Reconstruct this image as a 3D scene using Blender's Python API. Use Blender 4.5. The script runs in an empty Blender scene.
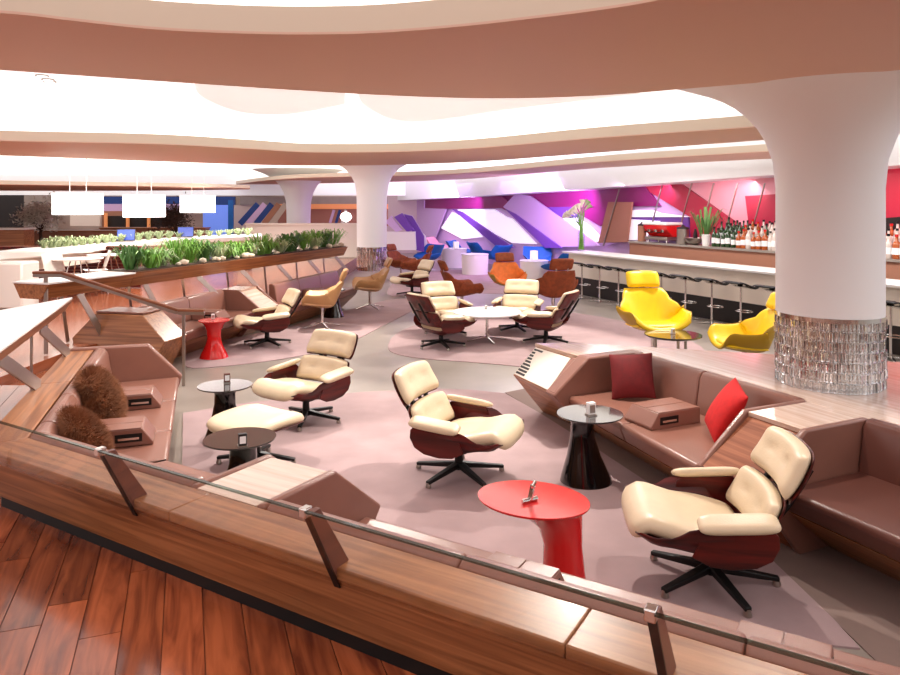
import bpy, bmesh, math, random
from mathutils import Vector, Matrix
random.seed(7)
scene = bpy.context.scene
COL = scene.collection

# ---------------------------------------------------------------- camera
F, HZ, CAMZ = 715.0, 205.0, 2.05
cd = bpy.data.cameras.new('camera'); cam = bpy.data.objects.new('camera', cd); COL.objects.link(cam)
cam.location = (0, 0, CAMZ); cam.rotation_euler = (math.pi/2, 0, 0)
cd.sensor_width = 36.0; cd.lens = 36.0*F/900.0
cd.shift_y = -(337.5-HZ)/900.0
cd.clip_start = 0.05; cd.clip_end = 200
scene.camera = cam
vs = scene.view_settings
vs.view_transform = 'Standard'; vs.look = 'None'; vs.gamma = 1.0; vs.use_curve_mapping = False
vs.exposure = -0.08

# ---------------------------------------------------------------- world and lights
w = bpy.data.worlds.new('world'); scene.world = w; w.use_nodes = True
bg = w.node_tree.nodes['Background']; bg.inputs[0].default_value = (1.0, 0.98, 0.97, 1); bg.inputs[1].default_value = 0.22

def spot(loc, to, power, size=95, radius=0.05, col=(1, .93, .82), blend=.35):
    d = bpy.data.lights.new('down_spot', 'SPOT'); d.energy = power; d.spot_size = math.radians(size)
    d.spot_blend = blend; d.shadow_soft_size = radius; d.color = col
    o = bpy.data.objects.new('down_spot', d); COL.objects.link(o); o.location = loc
    o.rotation_euler = (Vector(to)-Vector(loc)).to_track_quat('-Z', 'Y').to_euler(); return o
def area(loc, to, power, sx, sy, col=(1, 1, 1)):
    d = bpy.data.lights.new('wash_light', 'AREA'); d.energy = power; d.shape = 'RECTANGLE'; d.size = sx; d.size_y = sy; d.color = col
    o = bpy.data.objects.new('wash_light', d); COL.objects.link(o); o.location = loc
    o.rotation_euler = (Vector(to)-Vector(loc)).to_track_quat('-Z', 'Y').to_euler(); return o
WARM = (1, .94, .86)
for (x, y, tx, ty, p) in ((1.1, 6.4, .0, 4.6, 170), (-.6, 7.9, -1.6, 6.2, 150), (2.2, 4.9, 1.0, 4.1, 60), (1.2, 12.2, .5, 10.6, 260),
                          (-2.2, 12.2, -2.7, 10.2, 190), (3.6, 9.8, 2.8, 8.9, 160), (2.6, 5.9, 1.6, 5.4, 45), (-2.1, 5.6, -2.4, 5.2, 90)):
    spot((x, y, 2.86), (tx, ty, 0), p*2.1, 85, .03, WARM)
for (x, y) in ((-5.2, 10.6), (-6.0, 14.2), (-5.6, 19.0)): spot((x, y, 2.82), (x, y+.3, 0), 420, 130, .15, WARM)  # added spots, brighten the far-left walkway and white counter
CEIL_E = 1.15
area((5.0, 12.3, 2.75), (5.0, 12.3, 0), 150, .5, 8.5, (1, .97, .94)).rotation_euler = (0, 0, math.atan2(.43, .903))  # added area light, brightens the bar worktop
# ---------------------------------------------------------------- helpers
def lin(c):
    c = c/255.0
    return c/12.92 if c <= .04045 else ((c+.055)/1.055)**2.4
def rgb(r, g, b): return (lin(r), lin(g), lin(b), 1.0)
MATS = {}
def mat(name, c, rough=.5, metal=0.0, coat=0.0, emit=0.0, ec=None, trans=0.0, noise=0.0, nscale=8.0, bump=0.0, bscale=60.0, spec=.5, sheen=0.0):
    m = bpy.data.materials.new(name); m.use_nodes = True; nt = m.node_tree; b = nt.nodes['Principled BSDF']
    b.inputs['Base Color'].default_value = c; b.inputs['Roughness'].default_value = rough; b.inputs['Metallic'].default_value = metal
    b.inputs['Coat Weight'].default_value = coat; b.inputs['Coat Roughness'].default_value = .08
    b.inputs['Specular IOR Level'].default_value = spec
    if sheen: b.inputs['Sheen Weight'].default_value = sheen
    if trans: b.inputs['Transmission Weight'].default_value = trans
    if emit: b.inputs['Emission Color'].default_value = ec or c; b.inputs['Emission Strength'].default_value = emit
    if noise or bump: tc = nt.nodes.new('ShaderNodeTexCoord')
    if noise:
        n = nt.nodes.new('ShaderNodeTexNoise'); n.inputs['Scale'].default_value = nscale; n.inputs['Detail'].default_value = 4
        r = nt.nodes.new('ShaderNodeValToRGB')
        r.color_ramp.elements[0].position = .3; r.color_ramp.elements[1].position = .7
        r.color_ramp.elements[0].color = tuple(x*(1-noise) for x in c[:3])+(1,)
        r.color_ramp.elements[1].color = tuple(min(1, x*(1+noise)) for x in c[:3])+(1,)
        nt.links.new(tc.outputs['Object'], n.inputs['Vector']); nt.links.new(n.outputs['Fac'], r.inputs['Fac'])
        nt.links.new(r.outputs['Color'], b.inputs['Base Color'])
    if bump:
        n2 = nt.nodes.new('ShaderNodeTexNoise'); n2.inputs['Scale'].default_value = bscale; n2.inputs['Detail'].default_value = 3
        bp = nt.nodes.new('ShaderNodeBump'); bp.inputs['Strength'].default_value = bump; bp.inputs['Distance'].default_value = .01
        nt.links.new(tc.outputs['Object'], n2.inputs['Vector']); nt.links.new(n2.outputs['Fac'], bp.inputs['Height'])
        nt.links.new(bp.outputs['Normal'], b.inputs['Normal'])
    MATS[name] = m; return m
def wood(name, c1, c2, scale=(1.2, 26, 26), rough=.35, coat=0.0, vary=0.0, spec=.5):
    m = mat(name, c1, rough, 0, coat, spec=spec); nt = m.node_tree; b = nt.nodes['Principled BSDF']
    tc = nt.nodes.new('ShaderNodeTexCoord'); mp = nt.nodes.new('ShaderNodeMapping'); mp.inputs['Scale'].default_value = scale
    n = nt.nodes.new('ShaderNodeTexNoise'); n.inputs['Scale'].default_value = 1.0; n.inputs['Detail'].default_value = 6; n.inputs['Distortion'].default_value = .7
    r = nt.nodes.new('ShaderNodeValToRGB'); e = r.color_ramp.elements
    e[0].position = .32; e[0].color = c2; e[1].position = .66; e[1].color = c1
    src = tc.outputs['Object']
    if vary:
        oi = nt.nodes.new('ShaderNodeObjectInfo'); ad = nt.nodes.new('ShaderNodeVectorMath'); ad.operation = 'ADD'
        sc = nt.nodes.new('ShaderNodeVectorMath'); sc.operation = 'SCALE'; sc.inputs[3].default_value = 37.0
        cb = nt.nodes.new('ShaderNodeCombineXYZ'); nt.links.new(oi.outputs['Random'], cb.inputs[0]); nt.links.new(oi.outputs['Random'], cb.inputs[1])
        nt.links.new(cb.outputs[0], sc.inputs[0]); nt.links.new(src, ad.inputs[0]); nt.links.new(sc.outputs[0], ad.inputs[1]); src = ad.outputs[0]
    nt.links.new(src, mp.inputs['Vector']); nt.links.new(mp.outputs[0], n.inputs['Vector']); nt.links.new(n.outputs['Fac'], r.inputs['Fac'])
    out = r.outputs['Color']
    if vary:
        hs = nt.nodes.new('ShaderNodeHueSaturation'); mr = nt.nodes.new('ShaderNodeMapRange')
        mr.inputs[3].default_value = 1-vary; mr.inputs[4].default_value = 1+vary
        nt.links.new(oi.outputs['Random'], mr.inputs[0]); nt.links.new(mr.outputs[0], hs.inputs['Value']); nt.links.new(out, hs.inputs['Color']); out = hs.outputs[0]
    nt.links.new(out, b.inputs['Base Color']); return m
def glassmat(name, tint=(1, 1, 1, 1), ior=1.45):
    m = bpy.data.materials.new(name); m.use_nodes = True; nt = m.node_tree
    for n in list(nt.nodes):
        if n.type == 'BSDF_PRINCIPLED': nt.nodes.remove(n)
    t = nt.nodes.new('ShaderNodeBsdfTransparent'); t.inputs[0].default_value = tint
    g = nt.nodes.new('ShaderNodeBsdfGlossy'); g.inputs['Roughness'].default_value = .02
    lw = nt.nodes.new('ShaderNodeLayerWeight'); lw.inputs[0].default_value = .5
    pw = nt.nodes.new('ShaderNodeMath'); pw.operation = 'POWER'; pw.inputs[1].default_value = 4.0; nt.links.new(lw.outputs['Facing'], pw.inputs[0])
    fr = nt.nodes.new('ShaderNodeMath'); fr.operation = 'MULTIPLY_ADD'; fr.inputs[1].default_value = .7; fr.inputs[2].default_value = .03; nt.links.new(pw.outputs[0], fr.inputs[0])
    mx = nt.nodes.new('ShaderNodeMixShader')
    nt.links.new(fr.outputs[0], mx.inputs[0]); nt.links.new(t.outputs[0], mx.inputs[1]); nt.links.new(g.outputs[0], mx.inputs[2])
    nt.links.new(mx.outputs[0], nt.nodes['Material Output'].inputs[0]); MATS[name] = m; return m

wood('walnut', rgb(176, 116, 72), rgb(122, 72, 40), rough=.36, coat=.08)
wood('walnut_across', rgb(176, 116, 72), rgb(122, 72, 40), scale=(26, 1.2, 26), rough=.36, coat=.08)
wood('walnut_pale', rgb(220, 192, 172), rgb(196, 160, 138), rough=.14, coat=.5)
wood('rosewood', rgb(104, 24, 18), rgb(50, 9, 8), scale=(18, 1.4, 18), rough=.35, coat=.05, spec=.35)
wood('plank', rgb(176, 94, 56), rgb(104, 46, 26), scale=(2.0, 17, 17), rough=.2, coat=.2, vary=.34)
wood('wood_floor', rgb(168, 98, 66), rgb(132, 70, 44), scale=(9, 1.2, 9), rough=.22, coat=.2)
wood('walnut_matt', rgb(160, 100, 72), rgb(122, 70, 48), rough=.62, spec=.15)
wood('rail_wood', rgb(150, 92, 62), rgb(112, 62, 40), rough=.35)
mat('leather', rgb(136, 92, 78), .3, bump=.12, bscale=220, noise=.06, nscale=5)
mat('leather_dark', rgb(104, 62, 52), .34, bump=.1, bscale=220)
mat('cream', rgb(217, 196, 164), .38, bump=.12, bscale=120, noise=.04, nscale=10)
mat('black', rgb(18, 16, 16), .45, spec=.3)
mat('black_gloss', rgb(12, 11, 12), .1, coat=.6)
mat('smoke_top', rgb(60, 58, 58), .08, coat=.7)
mat('chrome', rgb(214, 210, 206), .12, metal=1)
mat('steel', rgb(176, 168, 160), .32, metal=1)
mat('red_gloss', rgb(214, 26, 28), .14, coat=.5)
mat('red_cloth', rgb(188, 8, 10), .85, noise=.1, nscale=30)
mat('red_dark', rgb(104, 5, 10), .8, noise=.15, nscale=20)
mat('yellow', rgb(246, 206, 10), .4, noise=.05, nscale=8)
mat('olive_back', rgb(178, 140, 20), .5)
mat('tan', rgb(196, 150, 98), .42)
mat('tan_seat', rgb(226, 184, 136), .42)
mat('brown_suede', rgb(140, 66, 30), .75, noise=.25, nscale=14)
mat('orange', rgb(226, 118, 38), .6, noise=.15, nscale=10)
mat('blue', rgb(14, 98, 178), .6, noise=.1)
mat('blue_dark', rgb(20, 60, 130), .6)
mat('white_gloss', rgb(240, 238, 235), .25)
mat('white', rgb(238, 234, 228), .5)
mat('white_warm', rgb(236, 226, 212), .5)
mat('plaster', rgb(240, 240, 242), .55)
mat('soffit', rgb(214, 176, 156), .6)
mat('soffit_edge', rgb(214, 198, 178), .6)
mat('lip_glow', (1, 1, 1, 1), .8, emit=.55, ec=(1, .985, .96, 1))  # soffit lips emit in place of light falling on them
mat('header_glow', rgb(245, 243, 242), .6, emit=.22, ec=(1, .99, .98, 1))  # far header emits a little so it looks brightly lit
mat('ceiling_glow', (1, 1, 1, 1), .8, emit=CEIL_E, ec=(.975, .985, 1, 1))  # cove lighting put into the ceiling's own emission
mat('carpet', rgb(170, 144, 144), .95, noise=.09, nscale=3.2, bump=.3, bscale=300)
mat('stone', rgb(148, 138, 129), .3, noise=.1, nscale=2.2)
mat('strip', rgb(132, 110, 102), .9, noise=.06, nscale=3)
mat('fur', rgb(128, 76, 42), .8, noise=.35, nscale=9)
mat('leaf', rgb(120, 172, 70), .6, noise=.3, nscale=6)
mat('leaf_pale', rgb(170, 186, 140), .6, noise=.2, nscale=6)
mat('leaf_dark', rgb(78, 124, 58), .6, noise=.3, nscale=6)
mat('silver_leaf', rgb(206, 202, 190), .7, noise=.2)
mat('pebble', rgb(226, 212, 190), .8, noise=.1)
mat('bark', rgb(70, 52, 40), .9)
mat('lampshade', rgb(255, 253, 248), .8, emit=.3, ec=(1, .98, .95, 1))
mat('pendant', rgb(255, 253, 248), .8, emit=3.0, ec=(1, .98, .95, 1))
mat('lilac', rgb(206, 176, 216), .45)
mat('plum', rgb(140, 30, 104), .3)
mat('violet', rgb(120, 74, 170), .35)
mat('pinkglass', rgb(236, 166, 182), .35)
mat('redglass', rgb(186, 44, 76), .3)
mat('lit_white', rgb(250, 244, 255), .5, emit=.55, ec=(1, .95, 1, 1))
mat('lit_blue', rgb(90, 120, 220), .5, emit=.55, ec=rgb(120, 150, 240))
mat('dark', rgb(26, 20, 20), .4)
mat('brownwall', rgb(168, 116, 92), .6)
mat('far_wall', rgb(196, 178, 166), .6)
mat('amber', rgb(230, 150, 100), .4, emit=.2, ec=rgb(255, 170, 90))
mat('green_glass', rgb(30, 62, 24), .12, coat=.4)
mat('amber_glass', rgb(170, 80, 24), .12, coat=.4)
mat('clear_bottle', rgb(214, 200, 190), .15, coat=.4)
mat('paper', rgb(240, 240, 240), .6)
mat('screen', rgb(70, 90, 170), .3, emit=.5, ec=rgb(80, 100, 200))
glassmat('glass', (.97, .985, .975, 1))
glassmat('glass_edge', (.35, .42, .38, 1))
glassmat('vase_glass', (.93, .97, .94, 1))
mc = mat('crystal', (1, 1, 1, 1), .0, trans=1.0, metal=0); mc.node_tree.nodes['Principled BSDF'].inputs['IOR'].default_value = 1.5

def P(px, py, z):
    Y = F*(CAMZ-z)/(py-HZ); return Vector(((px-450.0)/F*Y, Y, z))
def at(px, py, Y): return Vector(((px-450.0)/F*Y, Y, CAMZ-(py-HZ)/F*Y))

class MB:
    def __init__(s): s.v = []; s.f = []
    def add(s, vs, fs):
        k = len(s.v); s.v += [tuple(p) for p in vs]; s.f += [tuple(i+k for i in q) for q in fs]; return s
    def prism(s, poly, z0, z1, top=None):
        n = len(poly); t = top or poly
        a = [(p[0], p[1], z0) for p in poly]+[(p[0], p[1], z1) for p in t]
        return s.add(a, [tuple(range(n-1, -1, -1)), tuple(range(n, 2*n))]+[(i, (i+1) % n, n+(i+1) % n, n+i) for i in range(n)])
    def exx(s, prof, x0, x1, k0=0.0, k1=0.0, b0=0.0, b1=0.0):
        """a (y,z) profile drawn along x; ends mitred: x0+k0*y+b0*z"""
        n = len(prof)
        a = [(x0+k0*y+b0*z, y, z) for y, z in prof]+[(x1+k1*y+b1*z, y, z) for y, z in prof]
        return s.add(a, [tuple(range(n-1, -1, -1)), tuple(range(n, 2*n))]+[(i, (i+1) % n, n+(i+1) % n, n+i) for i in range(n)])
    def box(s, x0, x1, y0, y1, z0, z1): return s.prism([(x0, y0), (x1, y0), (x1, y1), (x0, y1)], z0, z1)
    def hexa(s, a): return s.add(a, [(3, 2, 1, 0), (4, 5, 6, 7), (0, 1, 5, 4), (1, 2, 6, 5), (2, 3, 7, 6), (3, 0, 4, 7)])
    def rings(s, rs, cap=True):
        n = len(rs[0]); k = len(s.v); s.v += [tuple(p) for r in rs for p in r]
        for i in range(len(rs)-1):
            for j in range(n):
                s.f.append((k+i*n+j, k+i*n+(j+1) % n, k+(i+1)*n+(j+1) % n, k+(i+1)*n+j))
        if cap: s.f.append(tuple(k+j for j in range(n-1, -1, -1))); s.f.append(tuple(k+(len(rs)-1)*n+j for j in range(n)))
        return s
    def lathe(s, prof, n=24, c=(0, 0), cap=True):
        return s.rings([[(c[0]+r*math.cos(2*math.pi*j/n), c[1]+r*math.sin(2*math.pi*j/n), z) for j in range(n)] for r, z in prof], cap)
    def tube(s, pts, r, n=8):
        pts = [Vector(p) for p in pts]; rs = []
        for i, p in enumerate(pts):
            d = (pts[min(i+1, len(pts)-1)]-pts[max(i-1, 0)]).normalized()
            u = d.orthogonal().normalized() if abs(d.z) > .95 else d.cross(Vector((0, 0, 1))).normalized()
            q = d.cross(u); rr = r[i] if isinstance(r, (list, tuple)) else r
            rs.append([p+u*rr*math.cos(2*math.pi*j/n)+q*rr*math.sin(2*math.pi*j/n) for j in range(n)])
        return s.rings(rs)
    def bar(s, a, b, wid, thk, up=(0, 0, 1), w2=None, t2=None):
        a = Vector(a); b = Vector(b); d = (b-a).normalized(); x = d.cross(Vector(up)).normalized(); u = x.cross(d)
        w2 = w2 or wid; t2 = t2 or thk
        f = lambda p, ww, tt: [p-x*ww/2-u*tt/2, p+x*ww/2-u*tt/2, p+x*ww/2+u*tt/2, p-x*ww/2+u*tt/2]
        return s.hexa(f(a, wid, thk)+f(b, w2, t2))
    def pad(s, fn0, nu, nv, tf, tb, p=5, tufts=(), td=.012, ts=.05, rc=0.0):
        fn = (lambda u, v: fn0(u*(1-rc*abs(v)**5), v*(1-rc*abs(u)**5))) if rc else fn0
        g = lambda i, n: math.sin(math.pi/2*(2.0*i/n-1))
        us = [g(i, nu) for i in range(nu+1)]; vv = [g(i, nv) for i in range(nv+1)]
        k = len(s.v); fr = {}; bk = {}; e = 1e-3
        for i, u in enumerate(us):
            for j, v in enumerate(vv):
                pt = Vector(fn(u, v))
                du = Vector(fn(min(1, u+e), v))-Vector(fn(max(-1, u-e), v)); dv = Vector(fn(u, min(1, v+e)))-Vector(fn(u, max(-1, v-e)))
                nn = du.cross(dv).normalized()
                q = (max(0, 1-abs(u)**p)*max(0, 1-abs(v)**p))**.5
                edge = i in (0, nu) or j in (0, nv)
                t = tf*q
                for (a, b_) in tufts: t -= td*math.exp(-((u-a)**2+(v-b_)**2)/(2*ts*ts*4))
                fr[i, j] = len(s.v); s.v.append(tuple(pt+nn*(0 if edge else t)))
                if edge: bk[i, j] = fr[i, j]
                else: bk[i, j] = len(s.v); s.v.append(tuple(pt-nn*tb*q))
        for i in range(nu):
            for j in range(nv):
                a = [(i, j), (i+1, j), (i+1, j+1), (i, j+1)]
                s.f.append(tuple(fr[x] for x in a)); s.f.append(tuple(bk[x] for x in reversed(a)))
        return s
    def build(s, name, m, parent=None, bevel=0.0, smooth=35, seg=2, loc=None):
        me = bpy.data.meshes.new(name); me.from_pydata(s.v, [], s.f)
        b = bmesh.new(); b.from_mesh(me); bmesh.ops.recalc_face_normals(b, faces=b.faces); b.to_mesh(me); b.free()
        me.materials.append(MATS[m])
        if smooth:
            me.shade_smooth(); me.set_sharp_from_angle(angle=math.radians(smooth))
        o = bpy.data.objects.new(name, me); COL.objects.link(o)
        if parent is not None: o.parent = parent
        if loc is not None: o.location = loc
        if bevel:
            md = o.modifiers.new('bevel', 'BEVEL'); md.width = bevel; md.segments = seg; md.limit_method = 'ANGLE'; md.angle_limit = math.radians(30)
        return o
def tag(o, label, cat, group=None):
    o['label'] = label; o['category'] = cat
    if group: o['group'] = group
    return o
def struct(o): o['kind'] = 'structure'; return o
def empty(name, loc=(0, 0, 0), rz=0.0, label=None, cat=None, group=None):
    o = bpy.data.objects.new(name, None); COL.objects.link(o); o.location = loc; o.rotation_euler = (0, 0, rz); o.empty_display_size = .1
    if label: tag(o, label, cat, group)
    return o
KIDS = {}
def copy_tree(o, parent=None):
    c = o.copy(); COL.objects.link(c); c.parent = parent
    for ch in list(o.children):
        copy_tree(ch, c)
    return c
def place(proto, loc, face=None, label=None, group=None, first=[None], rz=None, scale=None):
    """the first call for a prototype moves the prototype itself, later calls copy it"""
    o = proto if not proto.get('_used') else copy_tree(proto)
    proto['_used'] = 1
    o.location = loc
    if face is not None: o.rotation_euler = (0, 0, math.atan2(face[0], -face[1]))
    if rz is not None: o.rotation_euler = (0, 0, rz)
    if scale: o.scale = (scale, scale, scale)
    if label: o['label'] = label
    if group: o['group'] = group
    PLACED.append(o); return o
PLACED = []
class Frame:
    def __init__(s, ox, oy, dx, dy):
        l = math.hypot(dx, dy); s.o = Vector((ox, oy, 0)); s.x = Vector((dx/l, dy/l, 0)); s.y = Vector((-s.x.y, s.x.x, 0)); s.rz = math.atan2(dy, dx)
    def w(s, x, y, z=0): p = s.o+s.x*x+s.y*y; return Vector((p.x, p.y, z))
    def loc(s, p): d = Vector((p[0], p[1], 0))-s.o; return (d.dot(s.x), d.dot(s.y))
    def root(s, name, x=0, y=0, label=None, cat=None, group=None, z=0):
        return empty(name, s.w(x, y, z), s.rz, label, cat, group)
FN = Frame(-2.61, 3.94, .857, -.515)                       # near partition, x to the right, y into the pit
FL = Frame(-2.61-.326*2.75, 3.94+.945*2.75, .326, -.945)   # left partition, corner at x = 2.75
FR = Frame(2.448, 4.902, -.42, .907)                       # right sofas, y into the pit
FA = Frame(-3.63, 11.2, -.21, -.98)                        # far left sofa
FB = Frame(-2.36, 14.4, -.265, -.964)                      # second far left sofa
FW = Frame(2.55+.225, 16.6+.11, .43, -.903)                # bar, y towards the back wall
def clip(poly, p, n):
    """keep the side where (q-p).n >= 0"""
    out = []
    for i in range(len(poly)):
        a, b = poly[i], poly[(i+1) % len(poly)]
        da = (a[0]-p[0])*n[0]+(a[1]-p[1])*n[1]; db = (b[0]-p[0])*n[0]+(b[1]-p[1])*n[1]
        if da >= 0: out.append(a)
        if da*db < 0: t = da/(da-db); out.append((a[0]+(b[0]-a[0])*t, a[1]+(b[1]-a[1])*t))
    return out
# ================================================================ STRUCTURE
b = MB(); b.box(-8, 22, -6, 45, -.15, 0); floor = struct(b.build('floor', 'stone', smooth=0))
def carpet(name, pts, m, h):
    q = [P(x, y, 0) for x, y in pts]; b = MB(); b.prism([(p.x, p.y) for p in q], 0, h)
    o = b.build(name, m, floor, smooth=0); return o
def smooth_poly(pts, it=2):
    for _ in range(it):
        o = []
        for i in range(len(pts)):
            a, c = pts[i], pts[(i+1) % len(pts)]
            o += [(a[0]*.75+c[0]*.25, a[1]*.75+c[1]*.25), (a[0]*.25+c[0]*.75, a[1]*.25+c[1]*.75)]
        pts = o
    return pts
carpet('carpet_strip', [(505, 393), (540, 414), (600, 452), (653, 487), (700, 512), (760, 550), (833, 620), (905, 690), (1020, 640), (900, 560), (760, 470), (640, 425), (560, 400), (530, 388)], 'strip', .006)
carpet('near_carpet', [(183, 414), (250, 403), (313, 397), (360, 393), (399, 391), (428, 389), (470, 390.5), (505, 394), (540, 414), (600, 452), (653, 487), (700, 512), (760, 550), (833, 620), (860, 650), (760, 640), (560, 590), (400, 545), (250, 500), (182, 470)], 'carpet', .01)
carpet('middle_carpet', smooth_poly([(386, 350), (392, 336), (412, 326), (440, 318), (500, 310), (575, 312), (640, 325), (705, 345), (705, 362), (620, 374), (540, 369), (480, 363), (430, 360), (400, 356)]), 'carpet', .008)
carpet('far_carpet', smooth_poly([(180, 369), (215, 368), (290, 359), (345, 346), (385, 325), (425, 305), (405, 296), (340, 312), (280, 330), (190, 346)]), 'carpet', .008)
carpet('back_carpet', smooth_poly([(380, 300), (440, 292), (560, 296), (570, 283), (480, 268), (400, 274)]), 'carpet', .006)

# raised walkway
WZ = .36; K = math.tan(math.radians(20))
edge = [FN.w(7, .13), FN.w(K*.13, .13), FL.w(0, .13), Vector((-4.45, 6.75, 0)), Vector((-4.45, 8.5, 0)), FA.w(2.2, -.12), FA.w(0, -.12), FB.w(2.9, -.12), FB.w(0, -.12),
        Vector((-2.9, 17, 0)), Vector((-3, 21, 0)), Vector((-3, 40, 0)), Vector((-28, 40, 0)), Vector((-28, -6, 0)), Vector((7, -6, 0)), Vector((7, -1.5, 0))]
b = MB(); b.prism([(p.x, p.y) for p in edge], 0, WZ-.012); walk = struct(b.build('floor_walkway', 'wood_floor', smooth=0))
# planks that can be told apart: near walkway
pd = Vector((-.346, .938, 0)).normalized(); pn = Vector((pd.y, -pd.x, 0)); po = Vector((-1.0, 2.9, 0)); wd = .153
nl = FN.w(0, .125); ll = FL.w(0, .125)
for i in range(-13, 15):
    s = -2.2-random.random()*1.2
    while s < 5.0:
      if True:
        L = random.uniform(.8, 1.7)
        g = .0022
        poly = [po+pn*(i*wd+g)+pd*(s+g), po+pn*((i+1)*wd-g)+pd*(s+g), po+pn*((i+1)*wd-g)+pd*(s+L-g), po+pn*(i*wd+g)+pd*(s+L-g)]
        s += L
        q0 = [(p.x, p.y) for p in poly]; near_p = clip(q0, nl, (-FN.y.x, -FN.y.y)); side_p = clip(q0, nl, (FN.y.x, FN.y.y))
        if len(side_p) > 2: side_p = clip(side_p, ll, (-FL.y.x, -FL.y.y))
      for poly in (near_p, side_p):
        if len(poly) > 2: poly = clip(poly, (0, 1.55), (0, 1))
        if len(poly) > 2: poly = clip(poly, (0, 6.7), (0, -1))
        if len(poly) < 3: continue
        cx = sum(p[0] for p in poly)/len(poly); cy = sum(p[1] for p in poly)/len(poly)
        pr = abs(cx/cy)
        if cx/cy < -.72: continue
        a = math.atan2(pd.y, pd.x); ca, sa = math.cos(-a), math.sin(-a)
        loc = [((x-cx)*ca-(y-cy)*sa, (x-cx)*sa+(y-cy)*ca) for x, y in poly]
        b = MB(); b.prism(loc, -.0118, random.uniform(0, .0005)); o = b.build('plank', 'plank', walk, smooth=0); o.location = (cx, cy, WZ); o.rotation_euler = (0, 0, a)
# steps down to the pit
st = empty('stair', (-4.45, 7.6, 0), 0); struct(st)
for k in range(2):
    b = MB(); b.box(-.0, .36*(2-k), -.85, .85, .12*k, .12*(k+1)); b.build('step', 'wood_floor', st, bevel=.006)

# ---- ceiling
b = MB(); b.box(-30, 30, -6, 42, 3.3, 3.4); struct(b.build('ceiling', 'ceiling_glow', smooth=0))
def spline(pts, n=6):
    o = []
    for i in range(len(pts)-1):
        p0 = pts[max(i-1, 0)]; p1 = pts[i]; p2 = pts[i+1]; p3 = pts[min(i+2, len(pts)-1)]
        for k in range(n):
            t = k/n
            o.append(tuple(.5*(2*p1[j]+(p2[j]-p0[j])*t+(2*p0[j]-5*p1[j]+4*p2[j]-p3[j])*t*t+(3*p1[j]-p0[j]-3*p2[j]+p3[j])*t**3) for j in (0, 1)))
    return o+[pts[-1]]
def soffit(name, near, far, z, h, m='soffit', me='soffit_edge'):
    A = [P(x, y, z) for x, y in spline(near)]; B = [P(x, y, z) for x, y in spline(far)]
    poly = [(p.x, p.y) for p in A]+[(p.x, p.y) for p in reversed(B)]
    root = struct(empty(name, (0, 0, z)))
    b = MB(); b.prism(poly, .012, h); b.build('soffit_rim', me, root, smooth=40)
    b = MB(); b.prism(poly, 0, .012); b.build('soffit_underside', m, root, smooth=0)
    return root
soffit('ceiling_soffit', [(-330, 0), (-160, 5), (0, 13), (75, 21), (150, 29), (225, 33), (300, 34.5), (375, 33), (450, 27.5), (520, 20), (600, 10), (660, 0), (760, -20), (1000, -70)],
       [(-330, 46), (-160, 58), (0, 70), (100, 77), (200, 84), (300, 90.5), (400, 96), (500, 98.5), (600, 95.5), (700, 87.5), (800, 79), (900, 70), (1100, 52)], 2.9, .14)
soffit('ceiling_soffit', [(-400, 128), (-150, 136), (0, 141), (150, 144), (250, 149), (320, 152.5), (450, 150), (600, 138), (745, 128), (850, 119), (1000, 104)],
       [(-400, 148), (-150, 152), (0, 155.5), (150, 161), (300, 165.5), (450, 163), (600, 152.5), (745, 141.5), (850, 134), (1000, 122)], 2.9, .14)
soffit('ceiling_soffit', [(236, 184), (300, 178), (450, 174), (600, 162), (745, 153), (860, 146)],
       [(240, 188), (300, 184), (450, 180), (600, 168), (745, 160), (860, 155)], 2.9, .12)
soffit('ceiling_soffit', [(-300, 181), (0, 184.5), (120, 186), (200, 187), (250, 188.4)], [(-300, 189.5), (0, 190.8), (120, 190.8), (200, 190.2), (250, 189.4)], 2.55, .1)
soffit('ceiling_lip', [(190, 70), (230, 70), (290, 74), (345, 78)], [(194, 82), (202, 97), (240, 112), (290, 114), (345, 104)], 3.08, .1, 'lip_glow', 'plaster')
soffit('ceiling_lip', [(350, 80), (430, 84), (520, 85), (640, 82)], [(357, 92), (368, 108), (413, 122), (520, 108), (640, 94)], 3.08, .1, 'lip_glow', 'plaster')

# ---- columns
def column(name, cx, cy, r, z0, zc, ztop, nx=64, rows=7, flare=((0, 1), (.02, 1), (.35, 1.04), (.55, 1.16), (.7, 1.38), (.82, 1.75), (.92, 2.3), (1.0, 3.1)), zf=2.15):
    root = struct(empty(name, (cx, cy, z0)))
    b = MB(); prof = [(r, zc-z0)]+[(r*k, zf-z0+t*(ztop-zf)) for t, k in flare]
    b.lathe(prof, 56); b.build('shaft', 'plaster', root, smooth=60)
    b = MB(); b.lathe([(r*.8, 0), (r*.8, zc-z0)], 40); b.build('core', 'chrome', root)
    b = MB(); b.rings([[((r*q)*math.cos(a), (r*q)*math.sin(a), z) for a in [2*math.pi*j/56 for j in range(56)]] for q, z in ((.985, zc-z0-.03), (1.012, zc-z0-.03), (1.012, zc-z0+.002), (.985, zc-z0+.002))]); b.build('collar', 'chrome', root)
    h = (zc-z0-.02)/rows
    for k in range(rows):
        b = MB()
        for j in range(nx):
            a = 2*math.pi*(j+.5*(k % 2)*0)/nx; rr = r*.965+random.uniform(-.014, .006); ww = r*math.pi/nx*.92
            c, s_ = math.cos(a), math.sin(a); d = random.uniform(.012, .022)
            q = [(c*(rr+e)-s_*t, s_*(rr+e)+c*t) for e, t in ((0, -ww), (d, -ww*.45), (d, ww*.45), (0, ww), (-d*.6, 0))]
            b.prism(q, k*h+.004, (k+1)*h-.006)
        o = b.build('crystal_tier', 'crystal', root, smooth=0); o['kind'] = 'stuff'
    return root
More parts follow.
